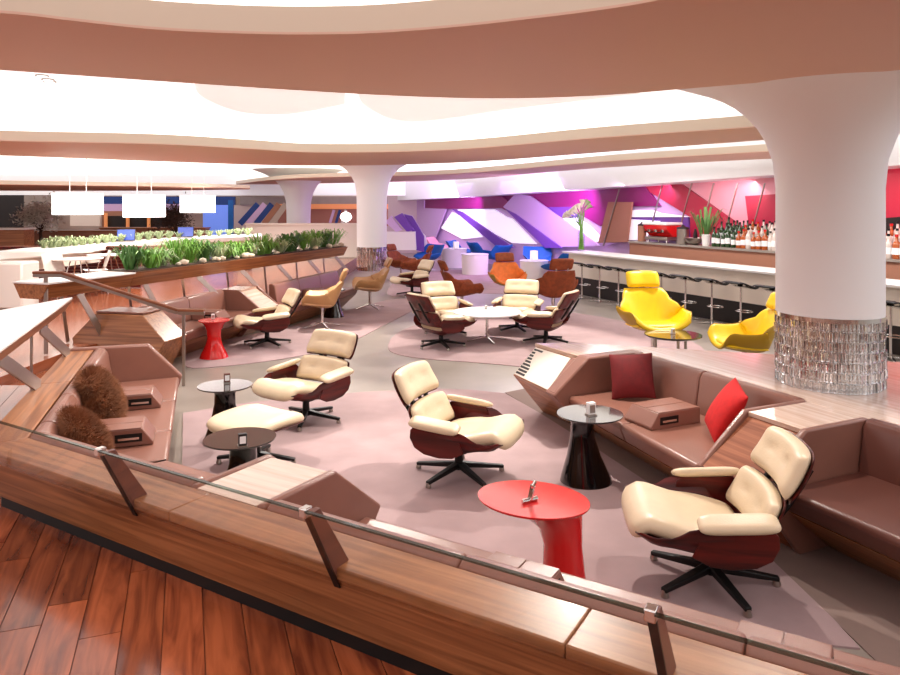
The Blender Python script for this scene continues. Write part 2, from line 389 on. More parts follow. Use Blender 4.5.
column('column_near', 2.84, 5.36, .365, .72, 1.245, 3.3, nx=84, flare=((0, 1), (.02, 1), (.2, 1.05), (.34, 1.2), (.43, 1.36), (.504, 1.55), (.58, 1.82), (.635, 2.1), (.687, 2.45), (.76, 3.1), (.85, 3.9), (1, 5.0)))
column('column_far', -2.1, 19.2, .40, .3, .93, 3.3, nx=30, rows=6, zf=1.9, flare=((0, 1), (.3, 1.02), (.5, 1.12), (.65, 1.35), (.8, 1.8), (.9, 2.4), (1, 3.4)))
column('column_far', -5.4, 25.5, .42, .3, .9, 3.3, nx=24, rows=5, zf=1.7, flare=((0, 1), (.3, 1.05), (.5, 1.25), (.65, 1.55), (.8, 2.1), (.9, 2.8), (1, 3.8)))
# ================================================================ SEATING LANDSCAPE
TH = .72
def partition(fr, x0, x1, k0, k1, label, wl=.23, joints=()):
    r = fr.root('wooden_partition', label=label, cat='partition')
    xs = [x0]+list(joints)+[x1]
    for i in range(len(xs)-1):
        a0 = k0 if i == 0 else 0; a1 = k1 if i == len(xs)-2 else 0; g = .001
        b = MB(); b.exx([(0, TH-.045), (0, TH), (wl, TH), (wl, TH-.045)], xs[i]+g, xs[i+1]-g, a0, a1); b.build('ledge_board', 'walnut', r, bevel=.006)
    b = MB(); b.exx([(.012, TH-.05), (.03, TH-.05), (.12, .42), (.10, .42)], x0, x1, k0, k1); b.build('outer_panel', 'walnut', r)
    b = MB(); b.exx([(.035, TH-.05), (.20, TH-.05), (.20, .0), (.125, .0), (.125, .42)], x0, x1, k0, k1); b.build('core', 'dark', r)
    b = MB(); b.exx([(.110, .36), (.124, .36), (.124, .42), (.110, .42)], x0, x1, k0, k1); b.build('toe_kick', 'black', r)
    return r
partition(FN, 0, 6.4, K, 0, 'long walnut partition ledge between plank walkway and sofas, carrying three glass screen posts', joints=(1.62, 3.45, 5.0))
partition(FL, -.05, 2.75, 0, -K, 'short walnut partition ledge behind the sofa with furry cushions', joints=(1.3,))

# glass screen leaning out over the walkway
gs = FN.root('glass_screen', label='clear glass screen on leaning brown posts along the near walnut partition', cat='glass screen')
LEAN, UP = -.17, .33; zb = .64
off = lambda z: .02+(z-zb)/UP*LEAN
b = MB(); zt = zb+UP+.015; b.exx([(off(zb)-.006, zb+.02), (off(zt)-.006, zt), (off(zt)-.016, zt), (off(zb)-.016, zb+.02)], -.10, 6.4); b.build('pane', 'glass', gs, smooth=0)
b = MB(); b.exx([(off(zt)-.004, zt), (off(zt)-.004, zt+.006), (off(zt)-.018, zt+.006), (off(zt)-.018, zt)], -.1, 6.4); b.build('pane_edge', 'glass_edge', gs, smooth=0)
for px, py in ((132, 508), (332, 580), (668, 690)):
    x, _ = FN.loc(P(px, py, .68))
    prof = [(off(zb)-.004, zb), (off(zb+UP)-.004, zb+UP), (off(zb+UP)+.058, zb+UP+.004), (.070, TH+.002), (.012, TH-.045)]
    b = MB(); b.exx(prof, x-.011, x+.011); p = b.build('post', 'leather_dark', gs, bevel=.003)
    b = MB(); b.exx([(off(zb)-.008, zb), (off(zb+UP)-.008, zb+UP), (off(zb+UP)-.0, zb+UP), (off(zb)-.0, zb)], x-.013, x+.013); b.build('gasket', 'black', p)
    b = MB(); z = zb+UP; b.box(x-.016, x+.016, off(z)-.026, off(z)+.014, z-.006, z+.028); b.build('clip', 'chrome', p, bevel=.004)

def seat_cushion(r, x0, x1, y0, y1, z0, z1, m='leather', dy=0.0, k0=0, k1=0):
    b = MB(); g = .002
    b.exx([(y0, z0), (y1-.05, z0), (y1, z1-.03), (y1-.015, z1), (y0, z1-.01)], x0+g, x1-g, k0, k1)
    return b.build('seat_cushion', m, r, bevel=.02, seg=3)
def back_cushion(r, x0, x1, y0, z0, z1, m='leather', t=.13, k0=0, k1=0):
    b = MB(); g = .002
    b.exx([(y0+.002, z0), (y0+t+.05, z0), (y0+t-.01, z1-.05), (y0+t-.04, z1-.008), (y0+.04, z1), (y0+.004, z1-.02)], x0+g, x1-g, k0, k1)
    return b.build('back_cushion', m, r, bevel=.016, seg=3)
def sofa(fr, x0, x1, seams, yb, yf, label, group=None, m='leather', k0=0, k1=0, zt=TH+.02, yb0=None, seat_seams=None, name='built_in_sofa'):
    r = fr.root(name, (x0+x1)/2, yb, label, 'sofa', group); sx = -(x0+x1)/2; oy = -yb
    xs = [x0]+list(seams)+[x1]; n = len(xs)-1
    f = lambda i: k0 if i == 0 else 0
    g = lambda i: k1 if i == n-1 else 0
    for i in range(n):
        a, c = xs[i]+sx, xs[i+1]+sx
        a2 = a+f(i)*yb; c2 = c+g(i)*yb
        back_cushion(r, a2, c2, 0, .30, zt, m, k0=f(i), k1=g(i))
        seat_cushion(r, a2, c2, .10, yf-yb, .28, .42, m, k0=f(i), k1=g(i))
    b = MB(); a2 = x0+sx+k0*yb; c2 = x1+sx+k1*yb
    b.exx([(.02, 0), (yf-yb-.36, 0), (yf-yb-.05, .278), (.02, .278)], a2+.001, c2-.001, k0, k1); b.build('base', 'walnut', r)
    return r
def divider(fr, x0, x1, y0, yt, yf, label, m='walnut_pale', face='walnut', yb=None, side='leather'):
    """block between two sofas: flat wooden top, sloping front, upholstered flanks"""
    r = fr.root('divider_block', (x0+x1)/2, y0, label, 'side block'); h = (x1-x0)/2; e = .045
    prof = [(0, .0), (0, TH), (yt-y0, TH), (yf-y0, .42), (yf-y0-.34, 0)]
    for s in (-1, 1):
        b = MB(); q = sorted((s*h, s*(h-e))); b.exx([(a-(0 if a < .1 else -.006), z+(.008 if z > .5 else 0)) for a, z in prof], q[0], q[1]); b.build('flank', side, r, bevel=.014, seg=3)
    b = MB(); b.exx([(0, 0), (0, TH-.03), (yt-y0-.02, TH-.03), (yf-y0-.025, .42), (yf-y0-.36, 0)], -h+e+.001, h-e-.001); b.build('core', face, r)
    b = MB(); b.exx([(0, TH-.028), (0, TH), (yt-y0-.005, TH), (yt-y0-.005, TH-.028)], -h+e+.003, h-e-.003); b.build('top_board', m, r, bevel=.002)
    b = MB(); d = Vector((yf-yt, .42-TH)).normalized()
    b.exx([(yt-y0-.008, TH-.031), (yf-y0-.008, .43), (yf-y0-.022, .425), (yt-y0-.02, TH-.036)], -h+e+.003, h-e-.003); b.build('front_board', face, r)
    return r

# near sofas (seen over the partition) and their divider
sofa(FN, 0, 1.468, (), .235, .97, 'short brown leather sofa between the corner and the block with pale wood top', k0=K)
divider(FN, 1.47, 1.95, .235, .72, 1.10, 'leather flanked block with pale wood top beside the near walnut partition', 'walnut_pale')
sofa(FN, 1.952, 6.3, (2.93, 3.92, 4.92), .235, .97, 'long brown leather sofa behind the glass screen, by the red oval table')
sl = sofa(FL, 0.06, 2.75, (.90, 1.75, 2.42), .235, .97, 'brown leather sofa with two furry brown cushions', k1=-K)
# upholstered end panel of that sofa
r = sl; q_ = -(0.06+2.75)/2
b = MB(); b.exx([(-.2, 0), (-.2, TH+.02), (.46, TH+.02), (.76, .42), (.62, .0)], -.03+q_, .058+q_); b.build('end_padding', 'leather', r, bevel=.018, seg=3)
b = MB(); b.exx([(-.235, 0), (-.235, TH), (.40, TH), (.70, .40), (.42, 0)], -.09+q_, -.032+q_); b.build('end_board', 'walnut', r, bevel=.004)

# right hand landscape
r = FR.root('ledge_island', label='wide pale wooden ledge behind the sofa with red cushions, column standing on it', cat='ledge')
top = [(2.49, .64), (1.80, .60), (1.80, .0), (0.0, .0), (0, .05), (-.46, .07), (-.5, .0), (-3.4, .0), (-3.4, -1.8), (.4, -1.8), (1.16, -1.0), (2.2, .12)]
b = MB(); b.prism(top, TH-.035, TH); b.build('top_board', 'walnut_pale', r, bevel=.004)
b = MB(); b.prism([(2.2, .3), (1.95, .3), (1.95, -.02), (-3.3, -.02), (-3.3, -1.6), (.4, -1.6), (1.1, -.9), (1.95, .0)], 0, TH-.036); b.build('core', 'walnut', r)
# end block with air louvres
rb = FR.root('louvre_block', 2.05, .3, 'angular end block with pale sloping panel and dark air louvres', 'end block')
ox, oy = -2.05, -.3
T = [(2.48+ox, .635+oy, TH-.036), (1.83+ox, .605+oy, TH-.036)]; M_ = [(2.47+ox, .893+oy, .44), (1.71+ox, .93+oy, .44)]; B_ = [(2.62+ox, .47+oy, 0), (1.86+ox, .42+oy, 0)]
b = MB(); v = [T[0], T[1], M_[1], M_[0], B_[0], B_[1], (2.2+ox, .1+oy, TH-.036), (1.83+ox, .1+oy, TH-.036), (2.2+ox, .1+oy, 0), (1.95+ox, .1+oy, 0)]
b.add(v, [(0, 1, 2, 3), (3, 2, 5, 4), (6, 7, 1, 0), (6, 0, 3), (8, 6, 3, 4), (7, 9, 5, 2), (7, 2, 1), (9, 8, 4, 5), (6, 8, 9, 7)]); b.build('body', 'walnut', rb, smooth=0)
def on_panel(s, t, o):   # s from far (0) to near (1), t from top to bottom, o outwards
    T0, T1, M0, M1 = map(Vector, (T[0], T[1], M_[0], M_[1])); a = T0.lerp(T1, s); c = M0.lerp(M1, s); n = (T1-T0).cross(M0-T0).normalized()
    if n.y < 0: n = -n
    return a.lerp(c, t)+n*o
b = MB(); b.hexa([on_panel(.02, .03, .002), on_panel(.86, .03, .002), on_panel(.86, .97, .002), on_panel(.02, .97, .002), on_panel(.02, .03, .012), on_panel(.86, .03, .012), on_panel(.86, .97, .012), on_panel(.02, .97, .012)]); pn_ = b.build('sloping_panel', 'white_warm', rb, bevel=.002)
for k in range(9):
    t = .08+.098*k
    b = MB(); q = [(.035, t), (.25, t), (.25, t+.06), (.035, t+.06)]
    b.hexa([on_panel(s, u, .011) for s, u in q]+[on_panel(s, u, .015) for s, u in q]); b.build('louvre_slot', 'dark', pn_)
b = MB(); q = [(.88, .0), (1.02, .0), (1.02, 1.0), (.88, 1.0)]; b.hexa([on_panel(s, u, -.02) for s, u in q]+[on_panel(s, u, .02) for s, u in q]); b.build('flank', 'leather', rb, bevel=.012, seg=3)

def sofa_right(x0, x1, seams, yf0, yf1, label, arm0=None, m='leather'):
    r = FR.root('built_in_sofa', (x0+x1)/2, 0, label, 'sofa'); sx = -(x0+x1)/2; xs = [x0]+list(seams)+[x1]
    fy = lambda x: yf0+(yf1-yf0)*(x-x0)/(x1-x0)
    for i in range(len(xs)-1):
        a, c = xs[i], xs[i+1]; g = .003
        back_cushion(r, a+sx, c+sx, .004, .30, TH+.015, m, t=.14)
        v = []
        for z, ins in ((.28, .05), (.39, 0), (.42, .02)):
            v.append([(a+sx+g, .10, z), (c+sx-g, .10, z), (c+sx-g, fy(c)-ins, z), (a+sx+g, fy(a)-ins, z)])
        b = MB(); b.rings(v); b.build('seat_cushion', m, r, bevel=.015, seg=3)
    b = MB(); b.hexa([(x0+sx, .02, 0), (x1+sx, .02, 0), (x1+sx, fy(x1)-.40, 0), (x0+sx, fy(x0)-.40, 0), (x0+sx, .02, .279), (x1+sx, .02, .279), (x1+sx, fy(x1)-.05, .279), (x0+sx, fy(x0)-.05, .279)]); b.build('base', 'walnut', r)
    return r
s1 = sofa_right(0.0, 1.74, (.87,), 1.0, .80, 'brown leather two seat sofa with red cushions beside the louvred end block')
b = MB(); b.exx([(.0, .28), (.0, TH+.012), (.60, TH+.012), (.955, .44), (.80, .28)], 1.68-.87, 1.83-.87); b.build('arm', 'leather', s1, bevel=.016, seg=3)
divider(FR, -.49, -.002, .06, .61, 1.0, 'walnut block with sloping grain front between the two right leather sofas', 'walnut_pale', 'walnut_matt')
sofa_right(-3.0, -.49, (-1.7,), .86, .82, 'shaded brown leather sofa beyond the walnut block, behind cream lounge chair', m='leather_dark')  # darker leather puts the dimmer light at this end into the colour

# far left sofas
sofa(FA, .02, 2.0, (1.0,), 0, .66, 'brown leather sofa below the planter, behind the red waisted table')
divider(FA, -.62, 0.02, 0, .36, .74, 'angled side block with pale wood face beside planter sofas', 'walnut_pale', 'walnut_pale')
r = FA.root('faceted_block', 2.05, 0, 'faceted walnut end block beside the stair handrail', 'end block')
b = MB(); b.exx([(-.35, .0), (-.55, .40), (-.28, .70), (.38, .70), (.74, .40), (.52, 0)], -.03, .55, b1=-.25); b.build('body', 'walnut_across', r, bevel=.01)
b = MB(); b.exx([(-.28, .702), (.38, .702), (.38, .73), (-.28, .73)], -.02, .36); b.build('top_board', 'leather', r, bevel=.008)
sofa(FB, 0, 2.55, (.85, 1.7), 0, .56, 'brown leather sofa below the planter, behind the tan swivel chairs')

# consoles on the sofa seats
def console(fr, x, y0, y1, label, flip=1):
    r = fr.root('seat_console', x, (y0+y1)/2, label, 'console', z=.42); h = (y1-y0)/2; z0 = 0
    b = MB(); b.exx([(-h, z0), (-h, .115), (h-.07, .115), (h, .02), (h, z0)], -.15, .15); b.build('body', 'leather', r, bevel=.006)
    b = MB(); b.exx([(-h+.01, .116), (-h+.01, .121), (h-.075, .121), (h-.075, .116)], -.148, -.003); b.build('lid', 'leather', r, bevel=.002)
    b = MB(); b.exx([(-h+.01, .116), (-h+.01, .121), (h-.075, .121), (h-.075, .116)], .003, .148); b.build('lid', 'leather', r, bevel=.002)
    for s in (-1, 1):
        b = MB(); b.box(s*.151-.002, s*.151+.002, -.02, .15, .03, .085); b.build('socket_recess', 'black', r); 
        b = MB(); b.box(s*.154-.002, s*.154+.002, .0, .13, .045, .06); b.build('socket_plate', 'chrome', r)
    return r
console(FN, 2.98, .36, .82, 'leather console box on the long sofa beside the red oval table')
console(FN, 3.98, .36, .82, 'leather console box on the long sofa beside cream chair foot')
console(FL, 2.75-1.77, .42, .86, 'leather console box on sofa behind the larger furry cushion')
console(FL, 2.75-.84, .42, .86, 'leather console box between the two furry cushions')
console(FR, .80, .33, .80, 'leather console box with dark socket slot between red cushions')
console(FA, .9, .2, .62, 'leather console box on planter sofa behind red waisted table')
console(FB, 1.5, .17, .52, 'leather console box on sofa beside tan chair')

# cushions
def cushion(name, loc, rz, tilt, w_, h_, t, m, label, cat='cushion', roll=0.0, group=None):
    o = MB().pad(lambda u, v: (u*w_/2*(1-.06*(1-v*v)*0-.05*(1-abs(v)**2)), 0, v*h_/2*(1-.05*(1-abs(u)**2))), 14, 14, t/2, t/2, p=2.2).build(name, m, smooth=80)
    o.location = loc; o.rotation_euler = (tilt, roll, rz); return tag(o, label, cat, group)
rzR = FR.rz+math.pi
c1 = FR.w(1.40, .36, .61); cushion('red_cushion', c1, FR.rz+.85, .42, .36, .38, .15, 'red_dark', 'dark red square cushion in the sofa corner by the louvred block', roll=.1)
c1 = FR.w(.32, .42, .615); cushion('red_cushion', c1, FR.rz-.6, .55, .38, .40, .15, 'red_cloth', 'bright red square cushion leaning by the walnut divider', roll=-.12)
def fur_cushion(loc, rz, w_, h_, t, label):
    root = empty('furry_cushion', loc, rz, label, 'cushion')
    fn = lambda u, v: (u*w_/2*(1-.12*abs(v)**3), (v+1)*.10, v*h_/2*(1-.12*abs(u)**3))
    o = MB().pad(fn, 14, 14, t/2, t/2, p=2.2).build('body', 'fur', root, smooth=80)
    me = o.data; b = MB(); rnd = random.Random(3)
    ps = [p for p in me.polygons]
    for p in ps:
        n = max(3, int(p.area*26000))
        vs_ = [me.vertices[i].co for i in p.vertices]
        for _ in range(n):
            a, c = rnd.random(), rnd.random()
            q = (vs_[0]*(1-a)+vs_[1]*a)*(1-c)+(vs_[-1]*(1-a)+vs_[-2]*a)*c
            sgn = 1 if p.normal.dot(p.center-Vector((0, .1*(1+p.center.z/h_*2), p.center.z*.7))) > 0 else -1
            d = (p.normal*sgn+Vector((rnd.uniform(-.7, .7), rnd.uniform(-.7, .7), rnd.uniform(-.9, .4)))).normalized()*rnd.uniform(.03, .065)
            s_ = d.orthogonal().normalized()*.0022
            b.add([q-s_, q+s_, q+d], [(0, 1, 2)])
    f = b.build('fur', 'fur', root, smooth=0); f['kind'] = 'stuff'
    return root
fur_cushion(FL.w(2.75-1.30, .56, .62), FL.rz+math.pi, .42, .38, .22, 'larger furry brown cushion leaning on the sofa back between two consoles')
fur_cushion(FL.w(2.75-.44, .57, .585), FL.rz+math.pi+.25, .36, .32, .20, 'smaller furry brown cushion in the sofa corner by the glass screen')
# ================================================================ LOUNGE CHAIRS
def lerp_tab(t, tab):
    for i in range(len(tab)-1):
        a, c = tab[i], tab[i+1]
        if t <= c[0] or i == len(tab)-2:
            k = (t-a[0])/(c[0]-a[0]); k = k*k*(3-2*k) if len(a) == 2 else k
            return a[1]+(c[1]-a[1])*k
def star(r, n, L, hub_z, m='black', foot='steel', a0=.3, drop=.062, flat=False):
    b = MB(); b.lathe([(.045, hub_z-.05), (.05, hub_z-.02), (.034, hub_z), (.03, hub_z+.13)], 14); b.build('column', m if not flat else 'chrome', r)
    for k in range(n):
        a = a0+2*math.pi*k/n; d = Vector((math.cos(a), math.sin(a), 0))
        b = MB(); b.bar(d*.02+Vector((0, 0, hub_z-.02)), d*L+Vector((0, 0, hub_z-drop)), .055, .04, w2=.036, t2=.024); lg = b.build('leg', m, r, bevel=.006)
        z1 = hub_z-drop
        b = MB(); e = d*(L-.012); b.lathe([(.016, 0.0), (.022, .004), (.022, .016), (.018, .024), (.016, z1)], 10, (e.x, e.y)); b.build('foot', foot, lg)
def lounge_chair():
    r = empty('lounge_chair', cat='chair', label='x')
    # seat shell: u across, v front (-1) to back (+1)
    def seat_c(t): return lerp_tab(t, [(0, .345), (.18, .285), (.5, .235), (.8, .20), (1, .27)])
    def seat_h(t): return lerp_tab(t, [(0, .05), (.22, .09), (.44, .19), (.66, .20), (.85, .08), (1, .02)])
    def sfn(u, v):
        t = (v+1)/2; y = -.44+.70*t-.03*(t**4)
        wd_ = .315+.035*math.sin(math.pi*min(1, t*1.1))
        return (wd_*math.sin(u*1.35)/math.sin(1.35), y, seat_c(t)+seat_h(t)*abs(u)**3.2)
    MB().pad(sfn, 20, 22, .005, .010, p=30, rc=.07).build('seat_shell', 'rosewood', r, smooth=60)
    def cfn(u, v):
        t = (v+1)/2; y = -.45+.63*t
        z = lerp_tab(t, [(0, .36), (.12, .37), (.5, .315), (1, .27)])
        return (u*(.30-.015*(1-t)), y, z+.03*abs(u)**3-.06*max(0, .12-t)/.12)
    MB().pad(cfn, 18, 18, .062, .05, p=8, rc=.07, tufts=((-.45, .1), (.45, .1)), td=.012).build('seat_cushion', 'cream', r, smooth=80)
    def back(name, y0, z0, y1, z1, w0, w1, curve, dep, tf):
        def bfn(u, v):
            t = (v+1)/2; wd_ = w0+(w1-w0)*t
            y = y0+(y1-y0)*t; z = z0+(z1-z0)*t
            return (u*wd_, y-dep*abs(u)**2.4+curve*(v*v-1), z)
        dirn = Vector((0, y1-y0, z1-z0)).normalized(); nrm = Vector((0, -dirn.z, dirn.y))
        def shf(u, v): p = bfn(u*1.03, v*1.03); return (p[0], p[1]-nrm.y*.004, p[2]-nrm.z*.004)
        MB().pad(shf, 16, 12, .006, .010, p=14, rc=.06).build(name+'_shell', 'rosewood', r, smooth=60)
        cf = lambda u, v: (bfn(u, v)[0], bfn(u, v)[1]+nrm.y*.022, bfn(u, v)[2]+nrm.z*.022)
        MB().pad(cf, 18, 14, tf, .02, p=8, rc=.07, tufts=((-.42, 0), (.42, 0)), td=.02, ts=.05).build(name+'_cushion', 'cream', r, smooth=80)
    back('lower_back', .215, .32, .335, .535, .295, .305, -.012, .06, .055)
    back('headrest', .35, .55, .475, .775, .30, .285, -.015, .055, .062)
    for s in (-1, 1):
        # side wing carrying the arm
        b = MB(); b.exx([(-.17, .285), (-.14, .34), (-.12, .41), (-.09, .44), (.20, .452), (.245, .41), (.25, .35), (.215, .285), (.14, .245), (.02, .23), (-.08, .24)], s*.337-.006, s*.337+.006); b.build('wing', 'rosewood', r, bevel=.004)
        def afn(u, v, s=s): return (s*.35+u*.058, .05+v*.195, .466+.014*v-.02*u*s)
        MB().pad(afn, 10, 14, .026, .026, p=6, rc=.12).build('arm_pad', 'cream', r, smooth=80)
        b = MB(); b.tube([(s*.12, .29, .38), (s*.12, .365, .49), (s*.12, .42, .58), (s*.12, .475, .67)], [.012, .016, .016, .012], 8); b.build('spine', 'black', r)
        b = MB(); b.box(s*.12-.02, s*.12+.02, .318, .343, .522, .556); b.build('hinge_block', 'black', r, bevel=.004)
    b = MB(); b.box(-.11, .11, -.10, .12, .20, .235); b.build('tilt_plate', 'black', r, bevel=.008)
    star(r, 5, .35, .10)
    return r
LC = lounge_chair()
GL = None
def g(px, py): p = P(px, py, 0); return (p.x, p.y, .0)
def chair_at(proto, px, py, face, label, z=.01, scale=None, group=None):
    p = P(px, py, 0); return place(proto, (p.x, p.y, z), face, label, group, scale=scale)
def cl(*a, **k): return chair_at(LC, *a, group='cream leather and rosewood lounge chairs', **k)
cl(711, 583, (-.97, .12), 'cream lounge chair between the walnut divider block and near partition, facing the red oval table')
cl(306, 421, (-.55, -.83), 'cream lounge chair standing behind the matching ottoman')
cl(459, 476, (.92, -.38), 'cream lounge chair standing alone between the ottoman and the black table by the louvred block')
cl(267, 345.5, (-.88, -.46), 'cream lounge chair in front of the tan swivel chair, beside red waisted table')
cl(441, 347, (.80, .60), 'cream lounge chair at the white round table showing its dark rosewood back')
cl(447, 334, (.42, -.9), 'cream lounge chair behind the white round table, next to the brown swivel chair')
cl(517, 331, (-.32, -.95), 'cream lounge chair behind the white round table, in front of the tall brown suede chair')
cl(546, 343, (-.86, .5), 'cream lounge chair at the white round table with black back braces, by the louvred block')
cl(412, 296, (-.85, -.5), 'small looking cream lounge chair beyond the white round table, near the tan armchairs')

# ottoman
r = empty('ottoman', cat='ottoman', label='cream leather ottoman with rosewood shell beside the small black tables')
of = lambda u, v: (u*.30, v*.26, .345+.02*abs(v)**2+.03*abs(u)**3)
MB().pad(lambda u, v: (u*.30, v*.27, .315+.055*abs(u)**2.5), 14, 12, .005, .009, p=20, rc=.1).build('shell', 'rosewood', r, smooth=60)
MB().pad(lambda u, v: (u*.285, v*.29, .375+.03*abs(u)**3-.03*v*v), 16, 14, .062, .05, p=9, rc=.12, tufts=((-.4, 0), (.4, 0))).build('cushion', 'cream', r, smooth=80)
star(r, 4, .30, .115, a0=.5)
b = MB(); b.box(-.1, .1, -.1, .1, .24, .318); b.build('mount', 'black', r, bevel=.006)
p = P(256, 466, 0); r.scale = (1.04, 1.04, .92); r.location = (p.x, p.y, .01); r.rotation_euler = (0, 0, math.atan2(-.62, .78)+.1)

# ================================================================ SWIVEL ARMCHAIRS
def swivel_chair(name, mo, mi, mh, leg='chrome', star_flat=True):
    r = empty(name, label='x', cat='armchair')
    prof = [(-.33, .40), (-.27, .425), (-.1, .395), (.10, .375), (.19, .41), (.24, .50), (.29, .62), (.335, .74), (.37, .82)]
    def pr(t):
        f_ = t*(len(prof)-1); i = min(int(f_), len(prof)-2); k = f_-i
        p0 = prof[max(i-1, 0)]; p1 = prof[i]; p2 = prof[i+1]; p3 = prof[min(i+2, len(prof)-1)]
        return [.5*(2*p1[j]+(p2[j]-p0[j])*k+(2*p0[j]-5*p1[j]+4*p2[j]-p3[j])*k*k+(3*p1[j]-p0[j]-3*p2[j]+p3[j])*k**3) for j in (0, 1)]
    def fn(u, v):
        t = (v+1)/2; y, z = pr(t)
        wd_ = lerp_tab(t, [(0, .33), (.3, .40), (.5, .43), (.62, .38), (.8, .30), (1, .25)])
        lift = lerp_tab(t, [(0, .11), (.2, .20), (.45, .25), (.65, .12), (.85, .03), (1, .0)])
        fwd = lerp_tab(t, [(0, .0), (.4, .03), (.6, .16), (.8, .07), (1, .02)])
        a = abs(u)**2.6
        return (wd_*u*(1-.05*a), y-fwd*a, z+lift*a)
    MB().pad(lambda u, v: fn(u, v), 24, 26, .028, -.002, p=8).build('seat_lining', mi, r, smooth=80)
    MB().pad(lambda u, v: fn(u*1.015, v*1.01), 24, 26, .004, .03, p=10).build('shell', mo, r, smooth=80)
    hf = lambda u, v: (u*.205, .385+.045*v+.02*(1-abs(u))-.03*abs(u)**2, .925+v*.095)
    MB().pad(hf, 14, 10, .045, .03, p=7, rc=.08).build('headrest', mh, r, smooth=80)
    for s in (-1, 1):
        b = MB(); b.bar((s*.10, .368, .78), (s*.10, .385, .86), .025, .008, up=(0, 1, 0)); b.build('headrest_bracket', 'steel', r)
    cf = lambda u, v: (u*.285, -.06+v*.235, .425-.02*v+.015*abs(u)**2)
    MB().pad(cf, 14, 12, .045, .03, p=5).build('seat_cushion', mi, r, smooth=80)
    b = MB(); b.lathe([(.03, .08), (.03, .34), (.12, .37), (.12, .385)], 16); b.build('stem', leg, r)
    for k in range(4):
        a = .4+math.pi/2*k; d = Vector((math.cos(a), math.sin(a), 0))
        b = MB(); b.bar(d*.02+Vector((0, 0, .085)), d*.33+Vector((0, 0, .015)), .04, .03, w2=.025, t2=.02); b.build('leg', leg, r, bevel=.004)
    return r
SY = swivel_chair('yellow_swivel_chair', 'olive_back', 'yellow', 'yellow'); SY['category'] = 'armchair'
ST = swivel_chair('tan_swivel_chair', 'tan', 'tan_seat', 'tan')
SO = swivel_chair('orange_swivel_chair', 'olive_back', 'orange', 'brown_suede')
SB = swivel_chair('brown_swivel_chair', 'brown_suede', 'brown_suede', 'brown_suede')
p = Vector((2.66, 9.35, 0)); place(SY, p, (.08, -1), 'yellow leather swivel chair with headrest facing the dark round table', 'yellow swivel chairs', scale=1.12)
p = Vector((3.42, 8.3, 0)); place(SY, p, (-.97, .05), 'yellow leather swivel chair in side view half behind the crystal column', 'yellow swivel chairs', scale=1.0)
chair_at(ST, 322, 328, (-.96, -.12), 'tan swivel chair with headrest just behind a cream lounge chair', .008, .95, 'tan swivel chairs')
chair_at(ST, 370, 309, (-.95, -.25), 'tan swivel chair with headrest in front of the far crystal column', .008, .97, 'tan swivel chairs')
chair_at(SO, 508, 303, (.12, -1), 'orange leather swivel chair with brown headrest, facing the white round table', .006, 1.0)
chair_at(SB, 553, 318, (-.25, .97), 'tall brown suede swivel chair turned towards the blue chairs', .006, 1.08)
chair_at(SB, 462, 315, (.9, .25), 'brown suede swivel chair with low seat beside the lounge chairs at white table', .006, 1.0)
chair_at(SB, 416, 285, (-.9, .2), 'brown swivel chair beyond the white-seated lounge chair near the far column', .006, 1.0)
chair_at(SB, 401, 280, (.7, -.5), 'brown swivel chair right beside the far crystal column', .0, .95)

# ================================================================ TABLES
def loft_table(name, label, rx, ry, H, prof, m, mt, rz=0.0, cat='table', group=None, rim=.012):
    """prof: list of (t height fraction, radius, centre offset)"""
    r = empty(name, label=label, cat=cat, group=group); n = 40
    rs = []
    for t, q, o in prof: rs.append([(o+q*math.cos(2*math.pi*j/n), q*.92*math.sin(2*math.pi*j/n), t*(H-rim)) for j in range(n)])
    b = MB(); b.rings(rs); b.build('pedestal', m, r, smooth=60)
    b = MB(); b.rings([[(rx*k*math.cos(2*math.pi*j/n), ry*k*math.sin(2*math.pi*j/n), z) for j in range(n)] for k, z in ((.9, H-rim*1.6), (.985, H-rim), (1, H-rim*.4), (.995, H))])
    b.build('top', mt, r, smooth=50); r.rotation_euler = (0, 0, rz); return r
p = P(533, 500, .50); t = loft_table('red_oval_table', 'glossy red oval table with offset pedestal beside the long sofa', .30, .235, .50,
    [(0, .135, .17), (.3, .11, .165), (.6, .10, .16), (.78, .115, .145), (.9, .155, .105), (.97, .20, .06), (1, .225, .03)], 'red_gloss', 'red_gloss', rz=-.42); t.location = (p.x, p.y, .01)
p = P(590, 414, .5); t = loft_table('black_waisted_table', 'black waisted table with smoky top beside the louvred block sofa', .245, .235, .5,
    [(0, .195, -.03), (.1, .18, -.035), (.4, .125, -.05), (.7, .09, -.06), (.88, .085, -.06), (.96, .11, -.05), (1, .16, -.03)], 'black_gloss', 'smoke_top', rz=.2); t.location = (p.x, p.y, .006)
p = P(240, 439, .5); t = loft_table('black_waisted_table', 'black waisted table in front of the ottoman with dark block on it', .235, .225, .5,
    [(0, .19, 0), (.1, .175, 0), (.4, .12, -.01), (.7, .09, -.02), (.88, .088, -.02), (.96, .11, -.015), (1, .16, -.01)], 'black_gloss', 'smoke_top', rz=3.3); t.location = (p.x, p.y, .01)
TL1 = t
p = P(225, 385, .5); t = loft_table('black_waisted_table', 'black waisted table with wooden block on it, behind the ottoman', .23, .22, .5,
    [(0, .19, 0), (.1, .175, 0), (.4, .12, .0), (.7, .09, 0), (.88, .088, .0), (.96, .11, 0), (1, .16, 0)], 'black_gloss', 'smoke_top'); t.location = (p.x, p.y, .0)
p = P(214, 320.5, .5); t = loft_table('red_waisted_table', 'red hourglass table with round top in front of the planter sofa', .205, .2, .5,
    [(0, .19, 0), (.1, .17, 0), (.35, .11, 0), (.55, .088, 0), (.75, .095, 0), (.9, .13, 0), (1, .18, 0)], 'red_gloss', 'red_gloss'); t.location = (p.x, p.y, .008)
